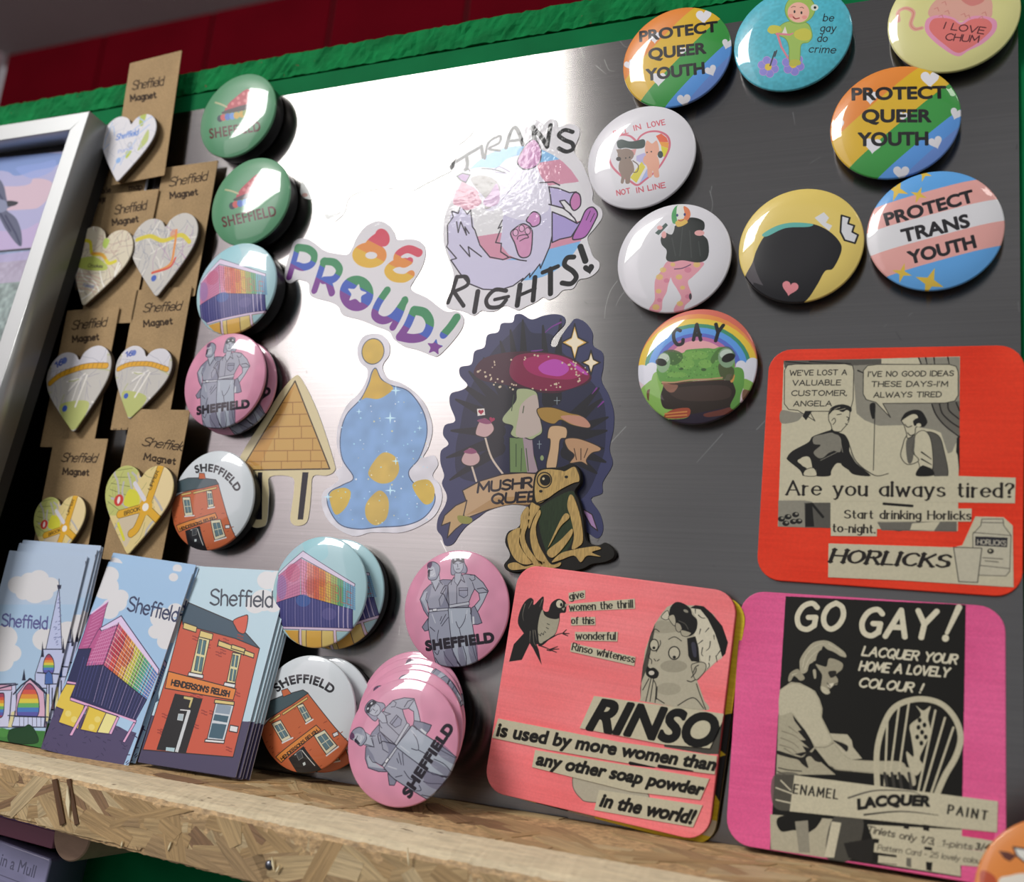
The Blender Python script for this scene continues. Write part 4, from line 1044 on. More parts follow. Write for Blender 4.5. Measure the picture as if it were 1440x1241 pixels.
a.poly("160 540 175 470 215 440 260 440 330 520 300 560 240 580 200 560", '#d59aae', 1, a=.9)
a.poly("182 376 215 358 262 368 236 414 205 400", '#9a6ca6', 0, ol=K_, w=7); a.lines("225 340 240 320 260 345|330 330 400 335 470 355", K_, 6, 1)
a.poly("548 275 600 185 650 155 688 215 680 290 640 325 590 335 555 312", '#c48ab8', 1, ol=K_, w=7); a.lines("400 340 440 320 500 350|410 350 480 360|560 400 520 440 450 520", '#7a7294', 5, 1)
a.poly("505 722 530 690 580 662 628 690 636 740 625 840 590 866 555 852 530 780", '#cf92b6', 1, ol=K_, w=7)
a.poly("600 640 640 590 680 610 680 660 640 680 620 660", '#cf92c4', 1, ol=K_, w=7)
for x, y in ((535, 715), (572, 690), (608, 705)): a.ell(x, y, 16, 20, '#dba8c8', ol=K_, w=4)
a.line("545 755 555 735 600 728 612 745 590 750 560 766", K_, 5, 1)
a.poly("755 590 830 620 905 660 935 640 870 740 800 755 755 775", '#a79ad0', 0, ol=K_, w=7)
a.poly("878 745 925 650 958 580 1000 562 1028 600 1010 650 960 735 905 756", '#b26cb6', 1, ol=K_, w=7); a.lines("960 640 985 585|985 650 1010 600", K_, 4)
a.poly("735 440 790 448 860 475 900 470 905 520 870 560 830 520 800 525 830 570 750 548 745 500", '#b9b0d8', 0, ol=K_, w=7); a.poly("865 520 890 475 922 490 925 550 890 582 868 560", '#c47cb0', 1, ol=K_, w=7)
a.lines("735 545 820 568 870 605|860 600 890 630 905 660|680 415 760 410 800 430", K_, 7)
for P_, w1 in (("182 982 160 1050 128 1135", 26), ("180 982 238 982 245 1030 160 1072", 22), ("165 1072 222 1155", 24), ("308 1070 288 1190", 30), ("478 1065 410 1060 360 1115 375 1162 440 1160 478 1120", 24), ("410 1118 492 1100", 20),
               ("562 1030 545 1152", 30), ("652 985 640 1122", 28), ("552 1095 652 1052", 20), ("698 955 790 918", 24), ("745 935 745 1082", 30), ("885 862 845 868 830 910 880 948 900 985 868 1022 815 1018", 28), ("925 800 955 885", 34)):
    a.line(P_, '#121114', w1, 1)
a.poly(heart(976, 932, 36, -12), '#121114')
m = print_mat('print_trans_rights', a, rough=.55, coat=.38, cr=.04, bump=(260, .14, .0006))
sticker('lettered_sticker', fr, a, out, m, 'white TRANS RIGHTS! sticker with a screaming lilac opossum and striped flag')

# --- pale sticker, window glare painted into its print colours
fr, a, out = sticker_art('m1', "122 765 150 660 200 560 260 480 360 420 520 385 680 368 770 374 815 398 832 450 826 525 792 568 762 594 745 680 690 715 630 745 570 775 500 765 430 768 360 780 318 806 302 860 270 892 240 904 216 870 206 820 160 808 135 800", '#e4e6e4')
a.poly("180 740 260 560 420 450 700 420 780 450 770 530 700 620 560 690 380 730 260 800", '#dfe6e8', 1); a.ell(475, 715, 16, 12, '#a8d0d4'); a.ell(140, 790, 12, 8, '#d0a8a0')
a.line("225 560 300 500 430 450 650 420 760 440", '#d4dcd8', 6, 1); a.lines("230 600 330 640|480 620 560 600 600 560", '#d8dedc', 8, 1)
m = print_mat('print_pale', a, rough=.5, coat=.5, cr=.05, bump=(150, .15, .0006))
sticker('pale_sticker', fr, a, out, m, 'large pale die-cut sticker, window glare painted into its colours, at upper left')

# --- pyramid sticker (plain stand-in)
fr, a, out = sticker_art('m4', "652 318 690 335 770 500 848 740 850 790 810 812 745 815 735 900 725 1000 708 1050 660 1062 632 1035 640 960 650 880 640 820 530 818 525 900 515 1040 490 1068 445 1068 430 1030 440 900 440 815 385 795 372 745 420 650 500 530 580 400", '#d8caa0', sm=1)
a.poly("655 340 828 778 385 785", '#c9a05a', 0, ol='#3a2a1c', w=6)
a.poly("640 375 655 360 560 600 480 760 400 770", '#c0863c', 0, a=.5)
for k, (y, n) in enumerate(((445, 1), (505, 1), (565, 2), (625, 3), (685, 3), (738, 4))):
    t = (y - 340) / 440; x0, x1 = 655 - 268 * t, 655 + 172 * t; t2 = min((y + 60 - 340) / 440, 1)
    a.line([(x0, y + 4), (x1, y)], '#9a6c38', 4)
    for j in range(n): x = x0 + (x1 - x0) * (j + .5 + .25 * (k % 2)) / n; a.line([(x, y + 2), (x, min(y + 58, 780))], '#9a6c38', 4)
for q in ("470 795 492 795 490 1030 462 1030", "692 795 722 795 695 1030 668 1030"): a.poly(q, '#16141e', 0)
m = print_mat('print_pyramid', a, rough=.45, coat=.4)
sticker('pyramid_sticker', fr, a, out, m, 'cream-edged sticker of a tan brick pyramid raised on two black posts')

# --- blue drop sticker (plain stand-in)
fr, a, out = sticker_art('m5', "365 75 420 85 455 130 455 190 425 235 420 270 450 320 520 345 600 400 660 480 690 590 670 690 640 750 700 740 720 790 690 850 730 900 742 980 700 1070 610 1130 520 1160 430 1160 350 1160 270 1180 190 1150 120 1090 88 1010 95 940 150 900 180 870 160 830 200 790 170 690 175 580 220 470 290 400 330 330 335 270 295 230 280 160 310 95", '#dcd9e0')
bl = '#7fa6d4'
a.ell(366, 172, 60, 70, '#d0ac3c', rot=10, ol='#3c4a5c', w=5)
a.poly("382 265 410 320 460 355 560 390 640 500 660 620 620 750 560 830 600 900 690 930 700 1000 640 1080 540 1120 400 1130 280 1140 180 1110 120 1010 130 940 200 900 260 860 200 760 188 640 220 520 300 430 340 350 360 285", bl, 1, ol='#34486c', w=5)
a.poly("382 268 410 325 465 358 470 385 400 430 330 425 305 432 345 350 362 290", '#cfa83c', 1)
a.poly("340 840 380 760 430 722 490 750 508 820 470 880 400 890", '#cfae50', 1); a.poly("130 950 200 915 245 940 220 1020 160 1060", '#cfae42', 1); a.poly("580 900 660 870 700 920 690 990 640 1000", '#cfae42', 1); a.poly("330 1000 400 930 450 980 440 1080 380 1120 330 1080", '#cfae50', 1)
a.grain(.05, 5, 5, 6)
Rr = random.Random(5)
for _ in range(90):
    x, y = Rr.uniform(160, 680), Rr.uniform(430, 1110); a.ell(x, y, Rr.uniform(2, 5), None, Rr.choice(['#c9ecff', '#ffffff', '#a8e0f4', '#f0e4a0']), a=.8)
for x, y, r in ((460, 535, 34), (490, 385, 30), (460, 930, 30), (490, 770, 24), (290, 500, 18), (620, 590, 16), (120, 965, 26)): a.poly(star(x, y, r, 4, .2), '#c9f0ff')
m = print_mat('print_drop', a, rough=.3, coat=.7)
sticker('drop_sticker', fr, a, out, m, 'glittery blue drop-shaped sticker with gold tip and white edge')

# --- mushrooms
fr, a, out = sticker_art('m6', "425 38 470 62 520 46 575 38 615 50 618 82 585 118 560 150 556 178 580 182 600 140 640 85 668 58 710 75 742 120 745 178 788 212 790 275 782 335 815 400 838 480 835 560 818 640 832 710 788 790 785 840 735 865 775 930 790 1000 765 1042 710 1010 600 940 480 905 380 890 280 915 235 945 180 985 150 1020 118 1066 82 1074 68 1035 46 1002 52 948 82 895 90 850 68 798 78 760 62 705 64 650 98 620 74 580 82 535 128 515 104 445 108 395 158 378 182 355 150 315 150 276 200 262 214 205 258 186 272 132 320 118 335 80 385 74 395 42", '#33365c')
nv, bk = '#262c4c', '#0f0d17'
a.poly("430 70 470 120 560 130 600 200 700 300 790 420 800 600 780 700 700 860 540 900 400 860 250 800 140 760 130 640 150 540 170 440 220 320 300 200 380 120", '#1d1f3c', 1)
for x, y in ((430, 65), (375, 110), (330, 160), (255, 235), (190, 295), (150, 345), (130, 420), (110, 560), (90, 680), (105, 780), (600, 60), (520, 90), (810, 500), (805, 560), (790, 640), (800, 700), (780, 420), (760, 750), (770, 370)):
    cx, cy = (440, 520) if x < 500 else (560, 560)
    a.line([(cx + (x - cx) * .35, cy + (y - cy) * .35 + 30), (cx + (x - cx) * .7, cy + (y - cy) * .7 + 14), (x, y)], bk, 62, 1, w2=8)
for P_ in ("600 75 560 95 530 120", "760 370 740 395", "790 430 765 455", "470 205 520 198"): a.line(P_, '#7a2c8a', 8, 1, w2=3)
a.poly("210 300 250 240 340 212 450 205 560 212 660 240 735 310 715 350 640 375 580 392 500 388 430 372 330 350 250 335", '#3c0a20', 1)
a.poly("370 290 400 225 520 212 640 240 730 315 650 370 540 382 450 365 390 335", '#7a0f3c', 1); a.poly("440 240 560 218 660 250 700 300 640 330 520 320 450 290", '#9c1858', 1); a.poly("500 275 535 248 580 240 625 262 635 290 600 315 550 312 515 300", '#b444a8', 1)
a.poly("640 250 700 285 722 310 700 305 660 275", '#b444a8', 1)
Rr = random.Random(2)
for _ in range(60):
    t = Rr.uniform(0, 6.28); r = Rr.uniform(.7, .97); a.ell(475 + 255 * r * math.cos(t), 300 + 84 * r * math.sin(t), Rr.uniform(3, 5.5), None, '#c9b89c')
a.poly("370 590 472 592 478 660 490 700 500 748 372 748", '#6c8452', 0, ol='#1c1c20', w=4); a.poly("430 592 472 592 480 680 500 748 450 748", '#b48cae', 0, a=.7)
a.poly("408 372 490 386 500 470 518 560 490 588 465 600 430 588 400 592 375 574 385 540 345 525 340 500 380 450 400 420", '#a4ad84', 1, ol='#1c1c20', w=4); a.poly("425 440 490 400 505 500 510 560 450 590 400 580 410 500", '#b9a9a0', 1)
a.lines("400 620 400 720|425 640 422 740|445 640 455 740|390 400 380 470|435 450 430 480", '#3a4a30', 4)
a.poly("555 540 622 545 625 590 598 600 590 660 575 735 535 725 550 640 552 600 540 590", '#c4a27c', 1, ol='#2a2018', w=4); a.poly("496 462 560 455 640 480 690 492 730 528 722 548 650 535 600 512 570 530 530 520 505 500", '#a07c34', 1, ol='#2a2018', w=4); a.poly("600 495 690 495 730 530 720 546 650 530", '#c08a80', 1, a=.8)
a.poly("620 598 680 595 770 630 775 650 740 660 715 690 720 715 690 700 640 705 660 670 630 640", '#b48c68', 1, ol='#2a2018', w=4); a.lines("660 640 670 690|690 640 690 690|720 640 705 680", '#4a3424', 4)
a.line("262 590 290 680 340 752", '#cbb9a8', 9, 1); a.line("202 718 222 785", '#cbb9a8', 9); a.poly("218 570 235 520 262 502 295 530 300 560 270 588 235 585", '#c4a0a0', 1, ol='#2a2018', w=4); a.poly("155 690 175 650 200 636 235 668 235 700 205 718 170 712", '#c4a0a0', 1, ol='#2a2018', w=4)
a.poly("225 515 262 505 290 525 262 530", '#8a4468', 1); a.poly("165 655 200 638 225 655 200 664", '#8a4468', 1)
a.poly("225 462 258 460 262 490 228 494", '#e0d8d0'); a.poly(heart(243, 476, 13), '#a01838'); a.poly(heart(292, 510, 14, 10), '#a0204c')
a.poly("160 828 240 785 340 755 430 748 490 752 620 800 640 900 480 892 380 890 280 912 170 955 158 900 175 870", '#bb9a74', 0, ol='#241a18', w=5); a.poly("172 940 300 860 480 850 480 890 280 912", '#a07844', 0, a=.6)
a.poly("180 872 130 895 80 940 66 985 105 970 92 1040 130 1000 175 965 200 965 185 945 160 960", '#bb9a6c', 0, ol='#241a18', w=5); a.poly("140 940 200 950 195 975 150 972", '#8c8a3c', 1)
a.poly("690 905 740 935 765 1008 735 985", '#a07ca8', 0, ol='#241a18', w=4)
a.pen('MUSHR', "228 836 470 812", 42, '#1a1118', 10, slant=.12); a.pen('QUEEN', "290 886 545 872", 42, '#1a1118', 10, slant=.12)
for x, y, r, rx in ((662, 165, 84, 60), (735, 255, 55, 42)):
    P_ = [(662 + 0, 0)]; P_ = star(x, y, rx, 4, .38, 0, r); a.poly(P_, '#e0b050', 0, ol='#15131c', w=6); a.poly(star(x, y, rx * .7, 4, .42, 0, r * .7), '#ecdfc4')
a.lines("570 425 596 425|583 410 583 442|504 605 504 640|495 620 513 620", '#8c9aa0', 3); a.ell(516, 682, 8, 12, '#8a9a68')
m = print_mat('print_mushrooms', a, rough=.4, coat=.5)
sticker('mushroom_sticker', fr, a, out, m, 'dark navy MUSHROOM QUEEN sticker with a crimson toadstool and gold stars', edge=mat('navy_edge', '#2c2f50', rough=.5))

# --- carved frog magnet
fo = "482 762 500 735 545 725 600 722 650 706 684 735 690 790 664 832 682 870 702 950 715 1050 765 1072 800 1060 838 1092 838 1128 800 1150 740 1160 700 1180 640 1192 560 1190 480 1178 410 1195 362 1188 345 1160 372 1118 350 1060 364 1012 412 988 432 920 468 876 474 815"
fr, a, out = sticker_art('m6', fo, '#23301c', w=.36, t=3.2)
a.poly(fo, '#16140f', 1); a.poly("505 905 640 830 665 870 660 950 640 1080 560 1130 520 1060 500 960", '#25341e', 1)
TAN = []
def tan(P): TAN.append(smooth(num(P), True, 4))
tan("490 772 508 742 545 733 600 738 620 742 660 722 678 748 684 786 655 796 590 830 520 880 492 880 484 830")
tan("470 882 490 892 508 905 480 950 460 1000 455 960 462 910"); tan("425 935 455 900 462 960 440 1030 460 1090 500 1140 530 1150 500 1168 470 1150 430 1090 418 1040 420 980")
tan("364 1030 400 1000 425 1000 415 1060 440 1110 475 1150 440 1160 400 1140 372 1090"); tan("365 1160 400 1150 440 1168 480 1160 500 1172 440 1180 380 1184")
tan("466 1000 500 920 512 930 490 990 500 1060 530 1120 560 1160 600 1150 590 1170 530 1178 500 1150 470 1080")
tan("640 850 660 860 690 950 700 1050 680 1080 650 1090 660 1030 645 950 630 900"); tan("540 1100 600 1050 650 1000 650 1030 600 1100 560 1130")
tan("600 960 625 930 640 950 600 990 560 1060 545 1080"); tan("650 1095 700 1085 760 1078 780 1090 740 1105 780 1125 720 1120 690 1150 660 1120 600 1140 560 1150 600 1110")
for q in TAN: a.loops([a.L(q)], '#b0935a')
a.grain(.10, 2.5, .4, 4)
bk_ = '#16140f'
a.ell(528, 782, 32, 34, '#b0935a', ol=bk_, w=5).ell(532, 782, 24, 25, bk_).ell(524, 776, 6, None, '#c8b890'); a.line("495 885 560 858 640 815 672 795", bk_, 5, 1); a.ell(626, 768, 8, 6, bk_).ell(512, 832, 8, 6, bk_)
m = print_mat('print_carved_frog', a, rough=.55)
ft = thing('frog_magnet', fr, 'carved wooden sitting frog magnet in front of the mushroom sticker', 'magnet')
obj('backing', plate('backing', out, 3.2, [m, mat('burnt_edge', '#17130e', rough=.8)], z0=-3.2, uv=(a.W, a.H), bev=.4), I4, ft)
for q in TAN:
    obj('carved_relief', plate('carved_relief', a.L(q), .45, [m, m], z0=0, uv=(a.W, a.H)), I4, ft)

# ================================================================== coasters
CO = 107.9
def paintwash(a, amt, seed, cy=.7, cx=26):
    a.A += ((vnoise(a.h, a.w, cy * a.ppm, cx * a.ppm, seed) - .5) * amt * .55)[..., None].astype(np.float32)
    a.A += ((vnoise(a.h, a.w, 22 * a.ppm, 26 * a.ppm, seed + 1) - .5) * amt * 1.1)[..., None].astype(np.float32)
def coaster(fr, a, m, edge, label, cuts, t=3.6):
    c = thing('square_coaster', fr, label, 'coaster', 'square collage coasters')
    obj('board', plate('board', rrect(CO, CO, 10.5, 7), t, [m, edge], z0=-t, uv=(CO, CO), bev=.35), I4, c)
    for i, q in enumerate(cuts):
        o = obj('paper_cutting', plate('paper_cutting', a.L(q), .10 + .05 * i, [m, m], z0=.0, uv=(CO, CO)), I4, c)
    return c
pap, ink = '#c3bda2', '#1a1917'
def half(a, q, amt=.12, seed=3):      # printed tone on a piece of paper
    pass

# --- red comic coaster
fr = flat(183.6, -11.7, 4.4, math.degrees(-.016), -.02)
a = Art(CO, CO, '#e23a22', fr, 'r6', 7)
paintwash(a, .05, 11)
a.A[..., 2] *= .9
comic = "170 125 980 103 970 905 143 885"; a.poly(comic, pap)
a.use('c1')
gy, gd = '#8a8779', '#55534c'
a.poly("112 38 1385 12 1385 575 1330 700 1300 710 1250 560 1200 540 1000 505 800 510 700 470 640 420 620 160 560 120 300 100 120 90", gy, 0)
a.poly("112 38 820 28 820 60 700 70 120 90", gd); a.poly("820 22 1085 20 1100 66 820 60", pap); a.lines("1090 20 1110 66|1140 18 1150 66|1200 18 1205 66|1300 15 1310 66|130 45 400 70|300 45 600 60|650 110 740 150", ink, 10, w2=5)
a.poly("95 490 95 400 180 410 250 420 240 450 200 480", gy, 1); a.poly("1180 350 1385 330 1385 580 1280 510 1210 430", '#67645b', 0)
a.lines("1185 355 1215 430 1280 510 1385 590|1240 350 1260 420 1320 480 1380 520|1300 345 1310 400 1380 460|1360 340 1384 400", ink, 9, 1); a.poly("1365 600 1385 575 1385 870 1370 720 1360 700", ink, 0); a.line("774 350 768 600 762 830", ink, 5, 1); a.poly("735 360 775 350 770 450 750 450", ink, 1)
a.poly("120 110 140 72 200 64 560 62 612 75 620 110 616 320 600 380 560 405 300 405 340 475 215 398 150 392 118 350", pap, 0, ol=ink, w=5)
a.poly("690 110 720 75 790 66 1310 66 1360 80 1375 120 1375 290 1350 330 1280 345 830 348 886 450 780 340 710 320 688 280", pap, 0, ol=ink, w=5); a.poly("270 402 320 402 275 470 250 440", ink)
for t_, b_ in (("WE'VE LOST A", "158 146 568 140"), ('VALUABLE', "178 218 524 214"), ('CUSTOMER,', "170 292 572 290"), ('ANGELA', "184 368 458 366"),
               ("I'VE NO GOOD IDEAS", "724 154 1340 148"), ("THESE DAYS-I'M", "748 226 1298 224"), ('ALWAYS TIRED', "764 304 1250 300")):
    a.pen(t_, b_, 36, '#2a2824', 7, slant=.08, track=2.2, jit=.25)
# two figures
a.poly("440 545 470 540 520 560 560 580 590 640 590 700 640 780 700 830 740 872 650 868 600 850 560 800 500 780 460 830 445 872 345 872 350 830 320 840 290 820 300 740 240 745 215 770 280 820 255 872 230 830 145 760 140 735 180 690 290 630 320 590 380 565", ink, 1)
a.poly("330 590 400 570 470 560 520 590 530 640 520 700 460 690 400 740 360 740 330 700 380 650 330 640", gy, 1, a=.9); a.poly("240 742 300 738 320 830 280 815 240 790", pap, 1)
a.poly("270 830 330 815 350 870 262 870", pap, 1, ol=ink, w=4); a.lines("400 720 470 690|380 760 500 700|520 600 540 700|600 700 640 780 770 868|560 790 640 810", '#8a8779', 5, 1)
a.line("590 650 640 770 770 868 870 855", ink, 5, 1); a.poly("530 790 600 770 660 820 700 868 640 860", ink, 1)
a.poly("440 420 460 380 520 362 580 375 592 400 585 470 570 500 540 535 520 552 470 545 455 500 440 470", pap, 1, ol=ink, w=5); a.poly("440 430 470 372 540 355 600 375 600 410 570 395 540 410 500 395 470 400", ink, 1); a.lines("480 390 520 375|500 400 560 385|465 470 480 455 488 480|565 440 585 435|560 480 580 490 565 500", pap, 4, 1)
a.lines("500 430 530 425|570 445 585 455 575 470|560 495 575 500", ink, 6, 1); a.line("462 470 480 455 488 478 470 500", ink, 5, 1); a.line("460 540 480 560 520 572", ink, 14, 1)
a.poly("1130 560 1180 555 1240 590 1270 680 1300 868 1200 868 1190 700 1170 600", gd, 1, ol=ink, w=4)
a.poly("1080 560 1130 545 1170 590 1190 700 1185 830 1110 840 1090 780 1060 720 1050 620", pap, 1, ol=ink, w=4); a.lines("1110 700 1180 750|1110 750 1180 790|1120 800 1180 820", ink, 10, w2=5); a.poly("1070 870 1110 800 1190 830 1190 870", ink, 1)
a.poly("990 600 1020 570 1060 580 1050 640 1045 700 1090 760 1010 790 960 730 975 650", pap, 1, ol=ink, w=5); a.poly("1000 620 1060 590 1045 760 1010 770", gd, 1, a=.9)
a.poly("965 470 990 430 1040 400 1090 400 1130 440 1145 480 1120 515 1070 520 1060 570 1010 600 1000 560 985 510 975 490", pap, 1, ol=ink, w=5); a.poly("960 475 990 420 1050 395 1110 405 1150 470 1145 500 1120 520 1090 500 1060 510 1050 470 1085 450 1060 430 1000 450", ink, 1); a.ell(1090, 505, 18, 14, pap)
a.poly("1000 450 1050 425 1080 440 1040 480 1020 470", pap, 1); a.lines("990 500 1010 520 1040 510|1010 560 1030 580 1060 570", ink, 6, 1)
a.use('r6')
strip1 = "176 668 960 652 1236 660 1232 778 800 772 390 768 176 762"; strip2 = "388 800 1034 802 1032 862 600 862 598 930 386 928"
strip3 = "376 962 950 980 990 970 1050 838 1180 842 1222 880 1226 1164 700 1132 374 1118"
a.poly("145 765 265 765 300 770 300 890 145 885", gy); a.poly("265 775 385 775 385 892 268 888", gd); a.poly("270 780 300 775 310 885 270 885", ink); a.lines("300 780 350 840|610 870 700 900 780 870|630 780 760 790", ink, 12, 1); a.poly("600 865 965 862 965 908 620 902", '#6a675e'); a.poly("760 870 890 860 860 905 750 900", pap)
for x, y in ((160, 850), (190, 840), (225, 830), (240, 860), (180, 870), (215, 862)): a.ell(x, y, 16, 12, ink).ell(x + 4, y - 4, 7, 5, gy)
for q in (strip1, strip2, strip3): a.poly(q, pap)
a.pen('Are you always tired?', "184 738 1222 750", 62, '#231f1c', 12, serif=.9, thin=.42, track=2.7)
a.pen('Start drinking Horlicks', "450 846 1028 852", 36, '#231f1c', 7.6, serif=.7, thin=.5, track=2.5); a.pen('to-night.', "396 908 590 914", 36, '#231f1c', 7.6, serif=.7, thin=.5, track=2.5)
a.pen('HORLICKS', "384 1046 922 1072", 56, '#231f1c', 19, slant=.22, serif=1.2, thin=.42, track=2.4)
a.poly("1038 920 1075 880 1080 850 1178 850 1180 880 1214 925 1208 1090 1190 1112 1060 1108 1040 1080", '#bdb8a2', 0, ol='#4c4a44', w=3); a.lines("1078 866 1178 868|1040 912 1212 926|1042 1060 1208 1078", '#4c4a44', 3)
a.poly("1050 930 1198 936 1196 980 1050 972", '#23222a'); a.pen('HORLICKS', "1060 966 1190 972", 22, '#b9b4a0', 4); a.ell(1120, 998, 15, 12, '#2a2824').ell(1118, 996, 6, 5, pap); a.lines("1085 1028 1175 1034|1095 1042 1155 1048", '#5c5a50', 4)
a.poly("950 980 1080 984 1060 1142 974 1138", '#bdb8a2', 0, ol='#4c4a44', w=4)
a.grain(.02, .8, .8, 4)
m = print_mat('print_red_comic', a, rough=.42, coat=.12, cr=.3)
coaster(fr, a, m, mat('red_paint_edge', '#a8281a', rough=.5), 'red coaster with an old comic strip asking Are you always tired, above the magenta one', [comic, strip1, strip2, strip3])

# --- magenta GO GAY coaster
fr = flat(176.3, -124.2, 6.6, -.17, .06)
a = Art(CO, CO, '#df5c90', fr, 'r7', 7)
paintwash(a, .06, 21, .9, 18)
photo = "280 56 1026 92 1006 1222 215 1105"; a.poly(photo, '#15140f')
cream, mid, drk = '#c6c0a6', '#8a8676', '#3c3a34'
a.use('g1')
a.poly("70 500 170 430 250 440 330 480 380 510 420 580 445 660 440 740 480 820 520 900 560 980 620 1060 700 1110 900 1120 1100 1130 1150 1180 1140 1241 1000 1241 560 1200 500 1160 420 1060 380 1010 350 1050 420 1120 560 1241 40 1241 50 1000", '#a8a28a', 0)
a.poly("75 520 170 450 260 460 350 500 400 570 430 660 430 740 470 830 520 940 460 990 400 1000 360 960 300 860 240 780 180 700 100 720 65 700", '#bdb79d', 1)
a.poly("185 720 240 790 290 850 340 930 372 1000 330 1040 260 1080 200 1060 300 1040 270 990 330 1010 250 940 300 940 230 860 260 850 200 770", '#1c1a16', 0)
a.lines("90 860 200 900 260 950|80 920 180 960 240 1010|70 980 170 1010 220 1050|150 820 230 880|110 1010 200 1070", '#6a6656', 7, 1, w2=3)
a.poly("50 1030 150 1060 260 1090 300 1060 330 1040 400 1080 430 1130 380 1120 340 1080 300 1100 320 1180 270 1150 230 1110 150 1090 50 1060", '#1f1d18', 1)
a.lines("60 1180 150 1200 260 1210|50 1210 120 1241|450 1100 520 1160 560 1200 700 1215", '#3a372e', 9, 1)
a.poly("510 880 660 888 700 940 710 1000 790 1100 700 1110 620 1060 560 980", '#b7b198', 0); a.poly("540 940 660 985 655 1040 610 1000", '#1c1a16', 1)
a.poly("400 1000 540 970 560 1000 640 1080 700 1110 900 1120 1140 1130 1150 1230 900 1215 600 1190 500 1150 440 1080", '#b3ad94', 1); a.line("380 1000 470 1000 540 965", '#6a6656', 5, 1)
a.poly("245 290 250 230 300 150 360 90 440 68 510 80 580 125 640 175 650 215 600 210 560 180 490 150 450 120 430 170 400 200 380 250 330 280 310 340 270 360 250 340", '#aaa48c', 1)
a.poly("145 400 165 350 225 318 260 350 290 400 250 420 200 380 170 420 150 430", '#9b957e', 1); a.lines("270 300 300 200 380 120 470 95|290 320 330 230 400 160|500 100 570 140 630 190|180 370 230 350", '#c4bea4', 9, 1, w2=4)
a.poly("390 260 400 190 440 150 520 160 600 205 650 225 640 270 570 240 500 225 480 300 440 290", '#15140f', 1); a.poly("300 370 370 250 400 300 430 360 440 420 420 480 440 540 330 480 250 430 290 420", '#15140f', 1); a.poly("360 330 385 325 390 390 372 400", '#a8a28a', 1)
a.poly("385 275 440 290 480 295 500 228 560 235 620 270 615 320 580 350 560 375 580 410 572 455 545 460 530 475 505 500 510 530 470 535 430 500 435 430 440 370 410 320", '#9c967f', 1)
a.poly("500 340 560 335 560 375 520 395 500 370", '#25231d', 1); a.poly("490 455 540 440 535 465 505 480", '#d0cab2', 1); a.lines("485 440 510 470|495 480 520 500|545 455 575 440", '#25231d', 6); a.poly("430 470 470 480 510 520 480 540 440 515", '#bdb79d', 1)
a.use('r7'); a.poly("740 770 800 770 820 830 800 840 770 800", '#b3ad94', 1)
# chair
cc = '#bdb79c'
a.line("660 860 658 700 690 580 740 510 830 482 920 500 980 560 1005 640 985 720 940 800 905 880", cc, 24, 1)
for P_ in ("702 560 690 840", "750 510 712 800", "790 500 745 810", "900 530 830 860", "940 560 850 870", "975 600 880 880"): a.line(P_, cc, 9, 1)
a.poly("820 510 850 530 880 512 870 560 880 620 850 690 835 730 850 760 820 800 790 760 780 700 810 720 800 640 795 590 840 550", cc, 1)
for x, y in ((830, 600), (855, 590), (845, 620), (825, 640), (860, 640), (842, 665), (835, 570)): a.ell(x, y, 8, 10, '#15140f')
for x in (690, 720, 750, 790): a.line([(x, 790), (x + 12, 860)], drk, 12)
a.poly("215 960 480 980 440 1140 218 1105", '#b0aa92'); a.poly("255 970 420 960 410 1010 360 1050 340 1110 330 1030 260 1030", '#15140f', 1); a.poly("318 990 372 985 380 1120 335 1118", '#8f8b7a'); a.poly("480 970 600 980 560 1140 450 1140", '#4a4840', 1); a.poly("470 990 510 995 480 1140 440 1138", cream)
a.poly("520 1080 640 1060 660 1150 620 1165 540 1140", '#24221e'); a.poly("230 800 340 800 330 930 232 930", '#5c594e', 1, a=.8); a.lines("240 850 320 880|240 900 330 920|260 820 300 860", cream, 6)
s1_ = "316 798 1160 906 1156 1036 296 948"; s2_ = "618 1002 1010 1024 1140 1072 1136 1116 640 1062"; s3_ = "650 1062 1128 1116 1112 1180 1004 1172 1006 1218 640 1160"
a.poly(s2_, pap); a.poly(s3_, pap); a.poly("1010 1018 1148 1032 1142 1070 1010 1050", '#d8487c'); a.poly(s1_, pap)
a.pen('ENAMEL', "312 872 494 896", 36, '#24221e', 7, track=4.5, thin=.7); a.pen('PAINT', "952 956 1112 982", 34, '#2c2a24', 8, track=6, thin=.6)
a.text('LACQUER', "576 940 720 922 874 926", 40, '#1a1814', .75, slant=.1); a.line("540 892 650 862 790 864 840 880", '#55524a', 7, 1, w2=2); a.line("606 962 760 948 912 964", '#33312c', 7, 1, w2=2)
a.pen('Tinlets only 1/3,', "615 1034 896 1086", 26, '#4a463c', 4.4, slant=.12); a.pen('1-pints', "925 1090 1050 1106", 24, '#5a564a', 4, slant=.1); a.text('3/4', "1062 1106 1124 1112", 28, '#24221e', .15, slant=.1)
a.pen('Pattern Card - 25 lovely colours', "660 1108 1108 1168", 22, '#6a6658', 3.6, slant=.1)
for q in ("655 988 682 992 682 1006 655 1002", "770 998 792 1000 790 1022 768 1018", "850 1002 876 1006 874 1030 850 1026", "645 1060 668 1064 664 1080 642 1078", "855 1094 888 1098 886 1110 855 1106", "862 1156 888 1160 884 1196 862 1190", "640 1116 740 1130 740 1170 640 1160"): a.poly(q, '#1a1814')
a.poly("664 1130 750 1140 748 1168 662 1160", pap); a.poly("780 1140 800 1142 800 1180 780 1176", '#6a675c')
for t_, b_, h_, w_ in (('GO', "318 194 508 192", 108, 24), ('GAY', "584 218 880 228", 110, 24)): a.pen(t_, b_, h_, '#d2ccb2', w_, slant=.22, track=3)
a.line("998 102 948 208", '#d2ccb2', 26, w2=16); a.ell(942, 230, 15, None, '#d2ccb2')
